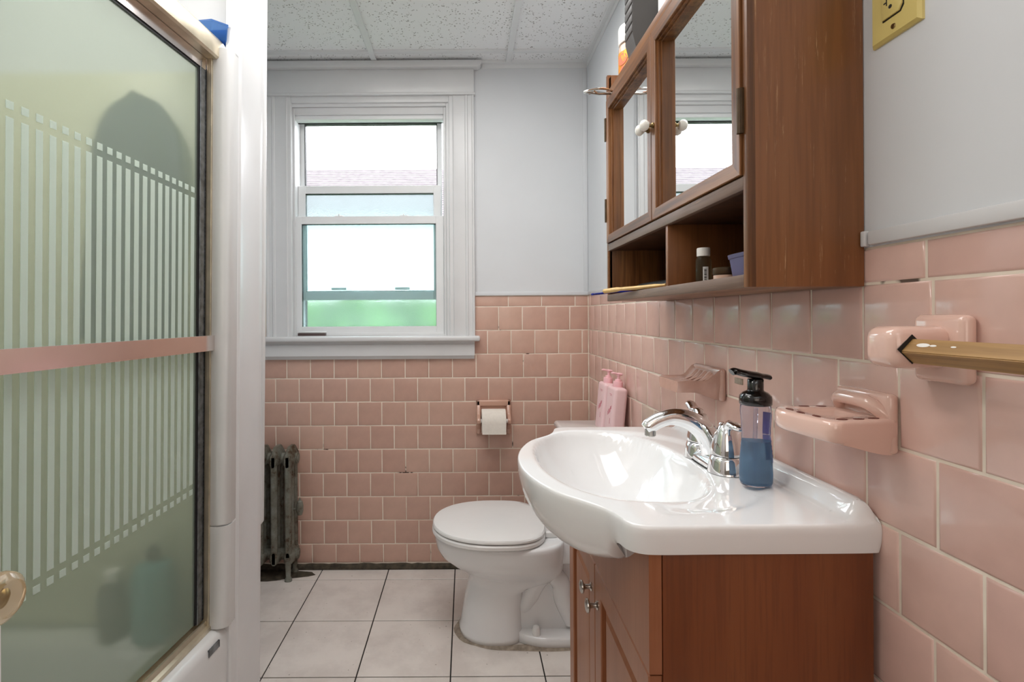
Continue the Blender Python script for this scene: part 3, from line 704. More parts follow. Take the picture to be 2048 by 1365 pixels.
def vdoor(y0, y1, z0, z1, kn_y, kn_z):
    st = .047
    t = frame_mesh(lambda a, b, c: Vector((c, a, b)), (y0, y1, z0, z1), (st,)*4, [(0, 0, .018), (0, 0, .002), (0, .002, 0), (1, -.002, 0), (1, 0, .002), (1, 0, .018)])
    d = t.build('door', 'cherry_y', van, local=True)
    def rg(i, x): return [Vector((x, y0+st+i, z0+st+i)), Vector((x, y1-st-i, z0+st+i)), Vector((x, y1-st-i, z1-st-i)), Vector((x, y0+st+i, z1-st-i))]
    MB().loft([rg(-.002, .016), rg(.0, .010), rg(.010, .0105), rg(.024, .004), rg(.030, .0035)]).build('raised_panel', 'cherry_y', d, local=True, smooth=10)
    MB().lathe([(.0085, .0), (.0085, -.002), (.0055, -.004), (.0045, -.010), (.0055, -.015), (.0125, -.018), (.0135, -.020), (.0130, -.0225), (.008, -.0245), (.001, -.025)], (0, kn_y, kn_z), 'X', 24).build('knob', 'nickel', d, local=True)
vdoor(.003, .321, .105, .664, .297, .595)
vdoor(.325, .598, .105, .664, .350, .604)

# ---------------------------------------------------------------- sink top
snk = thing('sink', 'white ceramic bow front sink top with integrated basin', 'sink', (.33, 1.005, .838))
oc = [(.5655, .700), (.555, .695), (.45, .6935), (.33, .693), (.262, .6925), (.236, .697), (.222, .710), (.2155, .732), (.205, .760), (.180, .792), (.146, .832), (.122, .884), (.106, .945), (.1015, 1.005),
      (.106, 1.065), (.122, 1.126), (.146, 1.178), (.180, 1.218), (.205, 1.250), (.2155, 1.278), (.222, 1.300), (.236, 1.313), (.262, 1.3175), (.33, 1.317), (.45, 1.3165), (.555, 1.315), (.5655, 1.310)]
curve = [Vector((p.x, p.y, 0)) for p in spline([(a, b_, 0) for a, b_ in oc], 7)]
curve += [Vector((.5655, 1.310-.61*k/24, 0)) for k in range(1, 24)]
SC = Vector((.315, 1.0, 0)); DK = .877
def sink_z(x, y):
    z = DK
    # raised splash ridge along the wall, ends rounded
    rr_ = sstep(.527, .548, x); endf = min(sstep(.694, .716, y), sstep(1.316, 1.296, y))
    z += .026*rr_*endf - .006*(1-sstep(.5655, .558, x) if x > .558 else 0)
    # shallow outer dish
    r2 = math.sqrt(abs((x-.325)/.205)**2.3+abs((y-1.005)/.268)**2.3)
    z -= .005*(1-sstep(.90, 1.0, r2))*sstep(.28, .38, x)
    # the bowl
    r1 = (abs((x-.292)/.149)**2.25+abs((y-1.032)/.236)**2.25)**(1/2.25)
    if r1 < 1.05:
        d = .118*max(0, 1-(r1/1.0)**2.6)**.85 if r1 < 1 else 0
        k = .006*sstep(1.05, .95, r1)
        z -= max(d, 0)+k
    # front lip slightly rounded up
    return z
s_ = MB(); N = len(curve); rings = []
S = [0.02]+[i/46 for i in range(1, 45)]+[.968, .978, .986]
for q_ in S:
    rings.append([Vector((SC.x+(p.x-SC.x)*q_, SC.y+(p.y-SC.y)*q_, 0)) for p in curve])
for r in rings:
    for p in r: p.z = sink_z(p.x, p.y)
def edge_z(p): return sink_z(SC.x+(p.x-SC.x)*.986, SC.y+(p.y-SC.y)*.986)
rings.append([Vector((SC.x+(p.x-SC.x)*.993, SC.y+(p.y-SC.y)*.993, edge_z(p)-.0015)) for p in curve])
rings.append([Vector((SC.x+(p.x-SC.x)*.998, SC.y+(p.y-SC.y)*.998, edge_z(p)-.005)) for p in curve])
rings.append([Vector((p.x, p.y, edge_z(p)-.011)) for p in curve])
for k in range(1, 13):
    f = k/12; r = []
    for p in curve:
        w_ = sstep(.218, .196, p.x)*1.0
        yy = (p.y-1.005)/.25
        bulge = max(0, 1-yy*yy)
        zb_ = DK-.040-w_*(.048+.062*bulge)
        z0 = edge_z(p)-.011
        ang = f*PI/2
        # hull: quarter ellipse inwards to x ~ .25
        hx = p.x+(max(.252, p.x)-p.x)*(1-math.cos(ang*.98))*w_
        hy = p.y+(1.005-p.y)*.16*(1-math.cos(ang))*w_
        hz_h = z0+(zb_-z0)*math.sin(ang)
        hz_s = z0+(zb_-z0)*f
        z = hz_h*w_+hz_s*(1-w_)
        tin = .004*f*f*(1-w_)
        q_ = Vector((hx, hy, z)); dd = Vector((SC.x-p.x, SC.y-p.y, 0)).normalized()
        r.append(q_+dd*tin)
    rings.append(r)
rings.append([Vector((SC.x+(p.x-SC.x)*.9, SC.y+(p.y-SC.y)*.9, p.z)) for p in rings[-1]])
rings.append([Vector((SC.x+(p.x-SC.x)*.55, SC.y+(p.y-SC.y)*.55, .735)) for p in rings[-1]])
s_.loft(rings); s_.build('basin', 'porcelain', snk, smooth=50)
MB().lathe([(.001, .765), (.018, .765), (.021, .767), (.022, .764), (.022, .760)], (.295, 1.03, -.0015), n=24).build('drain', 'chrome', snk)

# faucet
fc = thing('faucet', 'chrome two handle centerset faucet on the sink deck', 'faucet', (.478, .997, .873))
FX, FY, FZ = .480, .997, .873
t = MB(); t.loft([ell(FX, FY, a, b_, 40, 2.6, FZ+h) for a, b_, h in ((.027, .078, 0), (.027, .078, .004), (.025, .075, .012), (.019, .066, .020), (.012, .05, .023))]); t.build('base_plate', 'chrome', fc, smooth=60)
t = MB(); t.loft([ell(FX, FY, a, b_, 40, 2.6, FZ+h) for a, b_, h in ((.0285, .0795, 0), (.0285, .0795, .0015))]); t.build('gasket', 'dark', fc)
sp = spline([(FX+.006, FY, FZ+.010), (FX-.002, FY, FZ+.040), (FX-.018, FY, FZ+.066), (FX-.045, FY, FZ+.085), (FX-.078, FY, FZ+.092), (FX-.108, FY, FZ+.084), (FX-.131, FY, FZ+.069)], 6)
rd = [(.0270+(.0150-.0270)*min(1, (i/len(sp))*1.4), .022+(.0120-.022)*min(1, (i/len(sp))*1.5)) for i in range(len(sp))]
rd[-2:] = [(.0135, .0115), (.0125, .010)]
MB().tube(sp, rd, 20).build('spout', 'chrome', fc, smooth=60)
MB().lathe([(.0105, 0), (.0105, -.010), (.009, -.012), (.001, -.012)], (FX-.122, FY, FZ+.067), n=20).build('aerator', 'nickel', fc)
MB().lathe([(.002, 0), (.0025, .045), (.004, .047), (.004, .058), (.0075, .060), (.0080, .063), (.006, .066), (.001, .067)], (FX+.020, FY, FZ+.015), n=16).build('lift_rod', 'chrome', fc)
for sgn in (-1, 1):
    yc = FY+sgn*.051
    MB().lathe([(.0325, .0), (.032, .004), (.029, .022), (.0262, .031), (.025, .0315)], (FX, yc, FZ), n=32).build('handle_base', 'chrome', fc, smooth=60)
    MB().lathe([(.025, .0315), (.025, .033)], (FX, yc, FZ), n=32).build('handle_gap', 'dark', fc)
    hd = MB().lathe([(.0268, .033), (.0264, .040), (.0235, .055), (.019, .070), (.0145, .082), (.010, .088), (.001, .090)], (FX, yc, FZ), n=32).build('handle', 'chrome', fc, smooth=60)
    lv = spline([(FX, yc, FZ+.070), (FX+.0005, yc+sgn*.006, FZ+.082), (FX+.002, yc+sgn*.018, FZ+.0915), (FX+.002, yc+sgn*.036, FZ+.092), (FX, yc+sgn*.054, FZ+.106 if sgn > 0 else FZ+.089)], 5)
    MB().tube(lv, [(.012, .011)]*4+[(.011, .009)]*6+[(.0125, .006)]*(len(lv)-12)+[(.009, .004), (.005, .002)], 16).build('lever', 'chrome', hd, smooth=60)

# ---------------------------------------------------------------- soap pump bottle on the sink
sb = thing('foaming_soap_bottle', 'clear pump bottle half full of blue soap on the sink deck', 'soap bottle', (.4875, .862, .876))
c = (.4875, .862, .876)
def zmap(h): return h if h < .136 else .136+(h-.136)*.70
def bring(mb, prof, c=c, n=36, p=2.3, asp=.82):
    return mb.loft([[Vector((c[0]+q.x, c[1]+q.y, c[2]+zmap(h))) for q in ell(0, 0, r*.88, r*.88*asp, n, p, 0)] for r, h in prof])
body = [(.020, .0), (.0265, .002), (.0285, .008), (.0290, .020), (.0280, .045), (.0250, .075), (.0240, .090), (.0255, .110), (.0270, .125), (.0265, .135), (.024, .138)]
bring(MB(), body).build('bottle', 'clear_plastic', sb, smooth=60)
bring(MB(), [(.019, .003), (.0255, .005), (.0272, .010), (.0276, .020), (.0266, .045), (.0240, .070), (.0236, .076), (.001, .076)]).build('blue_soap', 'blue_soap', sb, smooth=60)
MB().tube([(c[0]-.004, c[1], c[2]+.012), (c[0], c[1], c[2]+.130)], .003, 10).build('dip_tube', 'clear_plastic', sb)
cz = c[2]
bring(MB(), [(.0265, .136), (.0285, .138), (.0288, .150), (.0278, .158), (.022, .166), (.0150, .170), (.0145, .172)], asp=.95, p=2.0).build('collar', 'black', sb, smooth=60)
bring(MB(), [(.0140, .170), (.0140, .1975), (.012, .199)], asp=1, p=2).build('pump_neck', 'black', sb, smooth=60)
sp = [(c[0]+.026, c[1]-.002, cz+zmap(.200)), (c[0]+.018, c[1], cz+zmap(.2035)), (c[0], c[1]+.002, cz+zmap(.207)), (c[0]-.020, c[1]+.004, cz+zmap(.212)), (c[0]-.032, c[1]+.006, cz+zmap(.216)), (c[0]-.037, c[1]+.006, cz+zmap(.2135))]
MB().tube(spline(sp, 4), [(.004, .002)]*2+[(.013, .0045)]*5+[(.0165, .006)]*6+[(.012, .006)]*4+[(.007, .006)]*4, 18).build('pump_head', 'black', sb, smooth=60)
# label wrapped on the right flank
def patch(mb, a0, a1, z0, z1, off=.0006, n=8, m=8):
    rows_ = []
    for j in range(m+1):
        h = z0+(z1-z0)*j/m
        r = body[-1][0]
        for (r0_, h0), (r1_, h1) in zip(body, body[1:]):
            if h0 <= h <= h1: r = r0_+(r1_-r0_)*(h-h0)/max(1e-6, h1-h0)
        row = []
        for i in range(n+1):
            a = a0+(a1-a0)*i/n; cc, ss = math.cos(a), math.sin(a); e_ = 2/2.3
            row.append(Vector((c[0]+(r*.88+off)*math.copysign(abs(cc)**e_, cc), c[1]+(r*.88*.82+off)*math.copysign(abs(ss)**e_, ss), cz+h)))
        rows_.append(row)
    return mb.loft(rows_, closed=False)
patch(MB(), -.55, .8, .085, .122).build('label', 'purple_ink', sb, smooth=60)
patch(MB(), -.55, .8, .040, .084).build('label', 'lilac', sb, smooth=60)
patch(MB(), -.42, -.15, .088, .092, .0012, 4, 2).build('label_mark', 'label_white', sb)
for k in range(4): patch(MB(), -.42, -.1, .074-.008*k, .077-.008*k, .0012, 4, 1).build('label_mark', 'purple_ink', sb)

# ---------------------------------------------------------------- medicine cabinet
MX = .400; Y0, Y1 = .7237, 1.445; ZB = 1.2033
mc = thing('medicine_cabinet', 'brown oak medicine cabinet with two mirror doors and an open shelf', 'cabinet', (.48, 1.084, ZB))
MB().box(MX+.011, WX-.001, Y0, Y0+.012, ZB, 1.90, .001).build('side_panel', 'oak_side', mc)
MB().prism([(MX+.004, ZB+.002), (WX-.001, ZB+.002), (WX-.001, 1.838), (MX+.012, 1.838), (MX+.004, 1.828)], Y1-.012, Y1, .001, axis='Y').build('side_panel', 'oak', mc)
MB().box(WX-.008, WX-.001, Y0+.012, Y1-.012, ZB+.01, 1.80).build('back_panel', 'oak_in', mc)
MB().box(MX+.011, WX-.008, Y0+.012, Y1-.012, ZB, 1.222, .001).build('bottom_board', 'oak_y', mc)
MB().box(MX+.011, WX-.008, Y0+.012, Y1-.012, 1.345, 1.357).build('shelf_board', 'oak_in', mc)
MB().box(MX+.011, WX-.008, Y0+.012, Y1-.012, 1.778, 1.790).build('top_board', 'oak_y', mc)
MB().box(MX+.004, WX-.008, 1.0205, 1.0325, 1.222, 1.345, .001).build('divider', 'oak_side', mc)
# face frame: near stile, far stile, rails
MB().box(MX, MX+.0115, Y0, Y0+.012, ZB, 1.90, .0008).build('stile', 'oak', mc)
MB().box(MX, MX+.0115, Y1-.012, Y1, ZB+.018, 1.838, .0008).build('stile', 'oak', mc)
MB().box(MX, MX+.0115, Y0+.012, Y1, ZB, 1.222, .001).build('bottom_rail', 'oak_worn', mc)
MB().box(MX, MX+.0115, Y0+.012, Y1-.012, 1.344, 1.3635, .001).build('middle_rail', 'oak_worn', mc)
MB().box(MX, MX+.0115, Y0+.012, Y1-.012, 1.767, 1.790, .001).build('top_rail', 'oak_y', mc)
def mdoor(y0, y1, kn_y, hinge_y):
    z0, z1 = 1.3655, 1.7645; st = .022; F = MX-.004
    lt = frame_mesh(lambda a, b, c: Vector((c, a, b)), (y0, y1, z0, z1), (st, st, st, st+.006),
        [(0, 0, F+.022), (0, 0, F+.001), (0, .001, F), (1, -.001, F), (1, 0, F+.001), (1, 0, F+.006), (1, .0035, F+.0062), (1, .0035, F+.011), (1, .0030, F+.0115), (1, .0070, F+.0125), (1, .0070, F+.022)])
    d = lt.build('door', 'oak', mc); bz = BASE[d.name].z; two_grain(d, 'oak_y', 2, z0+st*.7-bz, z1-st*.8-bz)
    MB().box(F+.0215, F+.0235, y0+st-.003, y1-st+.003, z0+st-.003, z1-st, 0).build('mirror', 'mirror', d)
    kp = (F, kn_y, 1.563)
    MB().lathe([(.006, .0), (.006, -.003), (.0035, -.005), (.0035, -.012)], kp, 'X', 20).build('knob_stem', 'brass', d)
    MB().lathe([(.003, -.010), (.008, -.011), (.0115, -.016), (.0118, -.021), (.009, -.026), (.004, -.0285), (.001, -.029)], kp, 'X', 24).build('knob', 'porcelain_knob', d)
    for hz in (1.425, 1.652):
        h = MB(); h.lathe([(.0035, 0), (.0035, .065)], (F-.001, hinge_y, hz), n=12)
        h.box(F-.0012, F+.012, hinge_y-.0045, hinge_y-.001, hz, hz+.065); h.build('hinge', 'rust_brown', d)
mdoor(Y0+.0135, 1.0855, 1.074, Y0+.0125)
mdoor(1.0885, 1.4345, 1.102, 1.4365)

# chrome hair clip hooked on the far mirror door
cl = thing('metal_clip', 'chrome oval clip jutting from the top of the far mirror door', 'clip', (.365, 1.372, 1.757))
ca, cb = Vector((.318, 1.355, 1.7570)), Vector((.405, 1.392, 1.7690)); ax = (cb-ca); L = ax.length; ax.normalize(); sd = ax.cross(Vector((0, 0, 1))).normalized()
def oval(o, w_, z): return [ca+ax*(L*(.5-.5*math.cos(2*PI*i/40)))+sd*w_*math.sin(2*PI*i/40)+Vector((0, 0, z*math.sin(PI*(.5-.5*math.cos(2*PI*i/40))))) for i in range(40)]
t = MB(); pth = oval(0, .0125, .006); t.tube(pth+[pth[0]], .0030, 10); t.tube([ca+ax*.02+sd*.010, ca+ax*.04, ca+ax*.02-sd*.010], .0022, 8); t.build('clip_loop', 'chrome', cl)
MB().tube([ca, ca+ax*L*.5+Vector((0, 0, -.004)), cb], .0028, 10).build('clip_arm', 'nickel', cl)

# things on top of the medicine cabinet
oj = thing('vitamin_jar', 'jar with orange and yellow fruit label and white cap on top of the cabinet', 'jar', (.456, 1.385, 1.790)); c2 = (.456, 1.385, 1.790)
MB().lathe([(.001, 0), (.034, .001), (.037, .005), (.037, .094), (.034, .103), (.031, .106)], c2, n=36).build('body', 'amber', oj, smooth=60)
MB().lathe([(.0375, .012), (.0375, .082)], c2, n=36).build('label', 'orange', oj, smooth=60)
MB().lathe([(.036, .107), (.0372, .109), (.0372, .150), (.035, .155), (.001, .156)], c2, n=36).build('cap', 'white_cap', oj)
for a_, h_, r_, mt in ((3.6, .060, .016, 'orange_red'), (3.75, .028, .014, 'orange_red'), (4.1, .072, .013, 'yellow'), (4.05, .03, .014, 'yellow'), (4.45, .05, .012, 'label_white')):
    n_ = Vector((math.cos(a_), math.sin(a_), 0)); u_ = Vector((-math.sin(a_), math.cos(a_), 0))
    ring = [Vector(c2)+n_*(.0376*math.cos(r_/.0376*math.cos(q)))+u_*(.0376*math.sin(r_/.0376*math.cos(q)))+n_*.0006+Vector((0, 0, h_+r_*math.sin(q))) for q in [2*PI*i/20 for i in range(20)]]
    t = MB(); t.loft([ring, [p+n_*.0003 for p in ring]]); t.build('label_fruit', mt, oj)
bx = thing('black_ribbed_case', 'charcoal plastic case with ribbed edge standing on the cabinet top', 'case', (.462, 1.325, 1.790))
MB().loft([[Vector((x, y, z)) for x, y in ((a, 1.292), (b_, 1.292), (b_, 1.352), (a, 1.352))] for z, a, b_ in ((1.790, .452, .478), (1.835, .436, .492), (1.876, .426, .500), (2.18, .426, .500))]).build('shell', 'charcoal', bx, smooth=20)
for k in range(12): MB().box(.4235, .430, 1.294, 1.350, 1.884+k*.0245, 1.903+k*.0245, .002).build('rib', 'charcoal', bx)
gb = thing('green_swirl_bottle', 'white bottle with green swirl label behind the black case', 'bottle', (.50, 1.235, 1.790)); c3 = (.500, 1.235, 1.790)
MB().lathe([(.001, 0), (.026, .001), (.029, .005), (.029, .17), (.022, .19), (.012, .195)], c3, n=32).build('body', 'white_cap', gb, smooth=60)
MB().lathe([(.014, .195), (.014, .22), (.012, .222), (.001, .222)], c3, n=24).build('cap', 'white_cap', gb)
for k, mt in ((0, 'green_ink'), (1, 'green_ink'), (2, 'orange_red')):
    pts = [Vector(c3)+Vector((.0294*math.cos(a), .0294*math.sin(a), .145+.012*k+.035*math.sin((a-3.3)*1.4))) for a in [3.3+.12*i for i in range(18)]]
    MB().tube(pts, [(.0004, .004-.0008*k)]*18, 8).build('label_swirl', mt, gb)

# things on the open shelf
ZS = 1.222
wb = thing('small_bottle', 'small smoky bottle with white cap on the open shelf', 'bottle', (.450, .967, ZS)); c4 = (.450, .967, ZS)
MB().lathe([(.001, 0), (.0125, .001), (.0138, .004), (.0138, .045), (.012, .050), (.0095, .052)], c4, n=28).build('body', 'smoke_plastic', wb, smooth=60)
MB().lathe([(.0110, .0525), (.0118, .053), (.0118, .067), (.011, .0685), (.001, .069)], c4, n=28).build('cap', 'white_cap', wb)
t = MB(); t.lathe([(.0141, .004), (.0141, .034)], c4, n=28)
lab = MB(); arc = [4.2+.1*i for i in range(8)]
lab.loft([[Vector(c4)+Vector((.0142*math.cos(a), .0142*math.sin(a), z)) for a in arc] for z in (.004, .032)], closed=False); lab.build('label', 'label_white', wb, smooth=60)
for k in range(7):
    lab = MB(); aa = [4.35+.1*i for i in range(4)]
    lab.loft([[Vector(c4)+Vector((.0144*math.cos(a), .0144*math.sin(a), z)) for a in aa] for z in (.007+.0032*k, .0085+.0032*k+.0006*(k % 2))], closed=False); lab.build('barcode_bar', 'dark', wb)
del t
bj = thing('brown_lid_jar', 'short jar with dark brown lid on the shelf beside the small bottle', 'jar', (.462, .908, ZS)); c5 = (.462, .908, ZS)
MB().lathe([(.001, 0), (.019, .001), (.020, .003), (.020, .013)], c5, n=28).build('body', 'rust_brown', bj)
MB().lathe([(.0203, .002), (.0203, .012)], c5, n=28).build('label', 'amber', bj)
MB().lathe([(.0205, .0135), (.0212, .0145), (.0212, .0245), (.019, .026), (.001, .026)], c5, n=28).build('lid', 'rust_brown', bj)
pc = thing('violet_cup', 'translucent violet plastic tub at the near end of the open shelf', 'tub', (.495, .810, ZS))
cp = MB(); cp.loft([[Vector((.488+q.x, .815+q.y, ZS+h)) for q in ell(0, 0, .052*s2_, .062*s2_, 36, 3.4, 0)] for h, s2_ in ((.0, .86), (.003, .89), (.034, .97), (.035, 1.0), (.041, 1.02), (.041, .97), (.006, .86))])
cp.build('tub_body', 'purple_plastic', pc, smooth=40)
bk = thing('black_brush', 'black hair brush lying at the back of the far shelf bay', 'brush', (.485, 1.30, ZS))
MB().tube(spline([(.487, 1.06, ZS+.010), (.480, 1.12, ZS+.012), (.470, 1.20, ZS+.013), (.462, 1.30, ZS+.013), (.460, 1.335, ZS+.012)], 4), [(.007, .005)]*4+[(.020, .0115)]*(17-6)+[(.016, .008), (.006, .004)], 14).build('brush_body', 'dark', bk)
tbr = thing('bamboo_toothbrush', 'pale bamboo toothbrush hanging over the far end of the shelf', 'toothbrush', (.395, 1.26, ZS+.006))
MB().tube(spline([(.3660, 1.352, ZS+.0055), (.371, 1.335, ZS+.006), (.384, 1.27, ZS+.007), (.402, 1.18, ZS+.006), (.424, 1.08, ZS+.006)], 4), [(.003, .003)]+[(.0065, .006)]*7+[(.0055, .0045)]*7+[(.004, .003)]*2, 12).build('handle', 'bamboo', tbr)
btb = thing('blue_toothbrush', 'dark blue toothbrush tip poking out under the bamboo one', 'toothbrush', (.37, 1.40, ZS))
MB().tube(spline([(.3385, 1.372, ZS-.0015), (.350, 1.385, ZS-.0005), (.372, 1.40, ZS+.002), (.41, 1.405, ZS+.006), (.47, 1.415, ZS+.006)], 4), [(.003, .002)]+[(.0045, .0032)]*8+[(.0035, .003)]*8, 10).build('handle', 'blue_plastic', btb)

# ---------------------------------------------------------------- right wall fittings
# outlet
ol = thing('wall_outlet', 'yellowed ivory wall outlet with cover plate beside the mirror cabinet', 'outlet', (WX, .6658, 1.59))
y0, y1, z0, z1 = .6275, .7042, 1.527, 1.645
def yz(i, x, y0=y0, y1=y1, z0=z0, z1=z1): return [Vector((x, y0+i, z0+i)), Vector((x, y1-i, z0+i)), Vector((x, y1-i, z1-i)), Vector((x, y0+i, z1-i))]
MB().loft([yz(0, WX), yz(.0005, WX-.003), yz(.004, WX-.0065)]).build('cover_plate', 'ivory', ol, smooth=20)
gy0, gy1, gz0, gz1 = .6495, .6825, 1.5525, 1.6195
MB().prism([(gy0, gz0+.008), (gy0+.0, gz0+.006), (gy0+.005, gz0), (gy1, gz0), (gy1, gz1), (gy0, gz1)], WX-.0072, WX-.0064, axis='X').build('gap', 'dark', ol)
MB().prism([(gy0+.0012, gz0+.0085), (gy0+.006, gz0+.0014), (gy1-.0012, gz0+.0014), (gy1-.0012, gz1-.0012), (gy0+.0012, gz1-.0012)], WX-.0095, WX-.0068, .0006, axis='X').build('socket_face', 'ivory', ol)
for zc in (1.569, 1.603):
    t = MB(); t.box(WX-.0099, WX-.0090, .6722, .6736, zc+.001, zc+.0105); t.box(WX-.0099, WX-.0090, .6736, .6775, zc+.0045, zc+.0063)
    t.box(WX-.0099, WX-.0090, .6595, .6608, zc+.002, zc+.0100); t.lathe([(.0026, WX-.0099), (.0026, WX-.009)], (0, .6672, zc-.003), 'X', 14); t.build('slot', 'dark', ol)
MB().lathe([(.0035, WX-.0068), (.003, WX-.0078), (.001, WX-.008)], (0, .6658, 1.5395), 'X', 16).build('screw', 'brass', ol)

# ceramic towel bar bracket and square wooden bar
br = thing('towel_bar_bracket', 'pink ceramic towel bar bracket with square socket on the right wall', 'towel bar bracket', (WX, .60, 1.122))
MB().box(WX-.017, WX+.001, .5625, .6300, 1.0835, 1.1630, .008, 4).build('wall_plate', 'pink_ceramic', br, smooth=60)
MB().box(.4855, WX-.006, .5800, .6280, 1.1010, 1.1500, .014, 4).build('arm', 'pink_ceramic', br, smooth=60)
dm = lambda r_, y: [Vector(((.5060)+r_*math.cos(a), y, 1.1240+r_*math.sin(a))) for a in (0, PI/2, PI, 3*PI/2)]
MB().loft([dm(.0168, .5795), dm(.0168, .5802)]).build('socket', 'dark', br)
wbr = thing('wooden_towel_bar', 'square wooden towel bar with worn white spots in the pink bracket', 'towel bar', (.5035, .30, 1.125))
dm2 = lambda r_, y, z=1.1218: [Vector((.5075+r_*math.cos(a+.03), y, z+r_*math.sin(a+.03))) for a in (0, PI/2, PI, 3*PI/2)]
t = MB(); t.loft([dm2(.0145, .588), dm2(.0145, .02)]); bmesh.ops.bevel(t.bm, geom=t.bm.edges[:], offset=.001, segments=2, affect='EDGES'); t.build('bar', 'bar_wood', wbr, smooth=30)
for yy, s3 in ((.560, .008), (.548, .004), (.525, .003)):
    nrm = Vector((-1, 0, 1)).normalized(); cc_ = Vector((.5075-.0062, yy, 1.1218+.0072)) + nrm*.0006
    tdir = Vector((1, 0, 1)).normalized()
    ring = [cc_+Vector((0, 1, 0))*s3*math.cos(q)+tdir*s3*.35*math.sin(q) for q in [2*PI*i/14 for i in range(14)]]
    MB().loft([ring, [p+nrm*.0004 for p in ring]]).build('worn_spot', 'white_cap', wbr)

# soap dish with tumbler holes (near)
sd_ = thing('soap_and_toothbrush_holder', 'pink ceramic soap dish with toothbrush slots nearest the towel bar', 'soap dish', (WX, .715, 1.01))
MB().box(WX-.014, WX+.001, .6675, .7660, .9785, 1.0585, .006, 3).build('wall_plate', 'pink_ceramic', sd_, smooth=60)
out = spline([(.562, .667, 0), (.530, .661, 0), (.490, .652, 0), (.475, .650, 0), (.465, .657, 0), (.460, .680, 0), (.455, .710, 0), (.4525, .735, 0), (.456, .755, 0), (.468, .772, 0), (.484, .778, 0), (.525, .777, 0), (.562, .768, 0)], 5)
dc = Vector((.507, .715, 0)); rings = []
ZD = 1.0265
def scl(s4, z, zf=None): return [Vector((dc.x+(p.x-dc.x)*s4, dc.y+(p.y-dc.y)*s4, z)) for p in out]
rg2 = [scl(.02, ZD-.009), scl(.36, ZD-.009), scl(.48, ZD-.006), scl(.54, ZD-.002), scl(.57, ZD), scl(.92, ZD), scl(.98, ZD-.002), scl(1.0, ZD-.006), scl(1.0, ZD-.020), scl(.97, ZD-.026)]
bot = []
for p in scl(.93, 0):
    k = sstep(.46, .56, p.x); bot.append(Vector((p.x, p.y, ZD-.028-.020*k)))
rg2.append(bot)
MB().loft(rg2).build('dish', 'pink_ceramic', sd_, smooth=60)
MB().tube(spline([(.560, .676, ZD-.002), (.545, .690, ZD+.016), (.543, .72, ZD+.019), (.545, .748, ZD+.016), (.560, .760, ZD-.002)], 4), [.008]+[.0095]*15+[.008], 12).build('back_ridge', 'pink_ceramic', sd_, smooth=60)
for x_, y_, an in ((.4725, .690, 1.45), (.468, .716, 1.45), (.469, .742, 1.45), (.490, .667, .1), (.513, .669, .1), (.536, .673, .1), (.505, .765, .0), (.53, .764, .0)):
    ring = [Vector((x_+.0075*math.cos(q)*math.cos(an)-.0042*math.sin(q)*math.sin(an), y_+.0075*math.cos(q)*math.sin(an)+.0042*math.sin(q)*math.cos(an), ZD+.0005)) for q in [2*PI*i/14 for i in range(14)]]
    MB().loft([[p-Vector((0, 0, .004)) for p in ring], ring]).build('drain_slot', M['slot'], sd_)
# far soap dish
sf = thing('scalloped_soap_dish', 'stained pink ceramic soap dish on the wall above the faucet', 'soap dish', (WX, 1.18, 1.01))
MB().box(WX-.013, WX+.001, 1.110, 1.2520, .973, 1.046, .008, 3).build('wall_plate', 'pink_stained', sf, smooth=60)
rings = []
ya, yb2 = 1.124, 1.240
for i in range(13):
    x = .4665+(WX-.008-.4665)*i/12; f = i/12
    flare = .010*sstep(.5, 1, f)
    top = 1.0185+.026*sstep(.55, 1.0, f)**1.5; bt_ = .992-.016*sstep(.35, 1.0, f)
    dip = .007*sstep(0, .12, f)*(1-.2*f)
    ins = .004*(1-sstep(0, .1, f))
    a0_, a1_ = ya-flare+ins, yb2+flare-ins
    ring = []
    for k in range(12):
        u_ = k/11; y = a0_+(a1_-a0_)*u_
        ring.append(Vector((x, y, top-dip*sstep(0, .14, u_)*sstep(1, .86, u_)-ins*.5)))
    ring += [Vector((x, a1_, (top+bt_)/2)), Vector((x, a1_-.006, bt_)), Vector((x, a0_+.006, bt_)), Vector((x, a0_, (top+bt_)/2))]
    rings.append(ring)
MB().loft(rings).build('tray', 'pink_stained', sf, smooth=60)
t = MB()
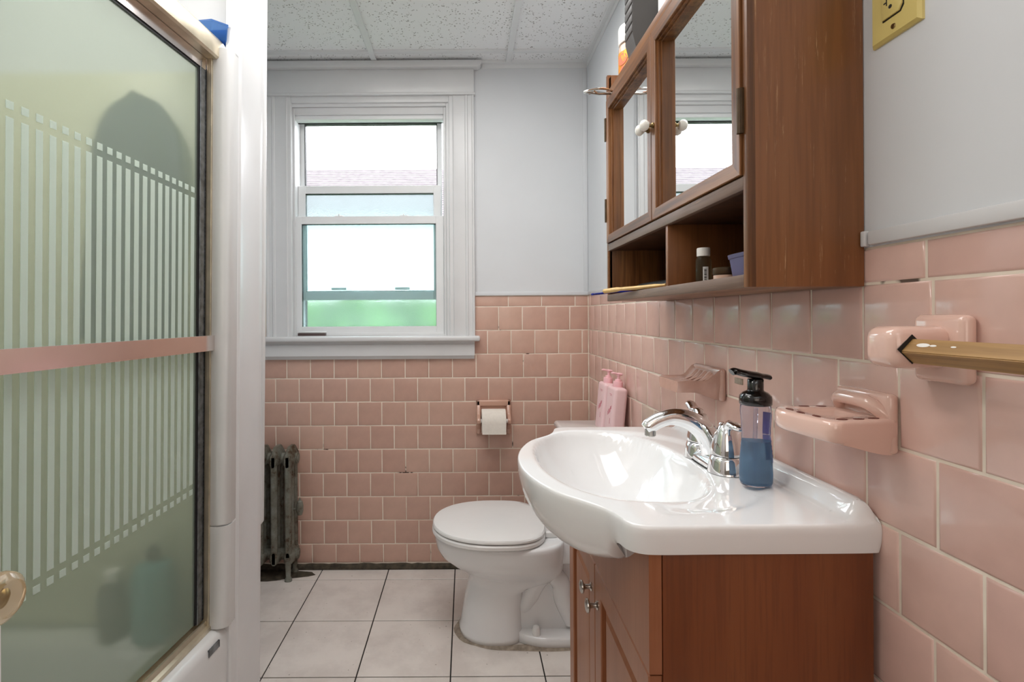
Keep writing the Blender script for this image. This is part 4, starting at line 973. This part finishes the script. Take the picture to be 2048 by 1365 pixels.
for k in range(4):
    yy = 1.148+.022*k; t.tube([(.548, yy, 1.034), (.535, yy, 1.020), (.520, yy, 1.0125)], [(.0095, .004), (.0085, .004), (.003, .001)], 10)
t.build('scallop', 'pink_stained', sf, smooth=60)
# broken tab on the wall behind the pump bottle
MB().box(WX-.002, WX+.001, 1.045, 1.075, 1.020, 1.032, .0005).build('glue_patch', 'caulk', wall_right)

# pink pump bottles on the toilet tank
def pump_bottle(name, label, loc, rz):
    r = thing(name, label, 'bottle', loc, (0, math.radians(5.5), rz), 'pink pump bottles on the toilet tank')
    MB().box(-.0235, .0235, -.048, .048, 0, .178, .012, 5).build('body', 'pink_bottle', r, local=True, smooth=60)
    MB().lathe([(.0165, .1775), (.0170, .179), (.0170, .196), (.0165, .197), (.011, .1975), (.011, .203), (.0105, .204), (.0055, .2045), (.0045, .217)], n=24).build('collar', 'pink_pump', r, local=True, smooth=40)
    MB().tube(spline([(.012, 0, .2225), (.004, 0, .223), (-.006, 0, .2235), (-.020, 0, .225), (-.027, .0, .2235)], 3), [(.006, .003)]+[(.0095, .0045)]*5+[(.006, .0035)]*5+[(.004, .003)]*2, 12).lathe([(.0070, .216), (.0075, .222)], n=16).build('pump_head', 'pink_pump', r, local=True)
    for k, (yy, zz, w_, h_) in enumerate(((-.022, .120, .004, .012), (-.014, .108, .004, .020), (-.005, .102, .004, .018), (.004, .098, .003, .018), (.012, .094, .002, .014), (-.018, .068, .002, .020), (-.006, .150, .026, .0012), (-.010, .146, .020, .0010))):
        if k >= 6: MB().box(-.0240, -.0234, yy-w_/2, yy+w_/2, zz, zz+h_).build('label_mark', 'pink_ink', r, local=True)
        else: MB().box(-.0240, -.0234, yy-w_/2, yy+w_/2, zz-.02, zz-.02+h_).build('label_mark', 'pink_ink', r, local=True)
    return r
pump_bottle('pump_bottle', 'pale pink pump bottle on the toilet tank, nearer the camera', (.5195, 1.812, .733), 0)
pump_bottle('pump_bottle', 'pale pink pump bottle on the toilet tank, nearer the window wall', (.5160, 1.925, .733), 0)
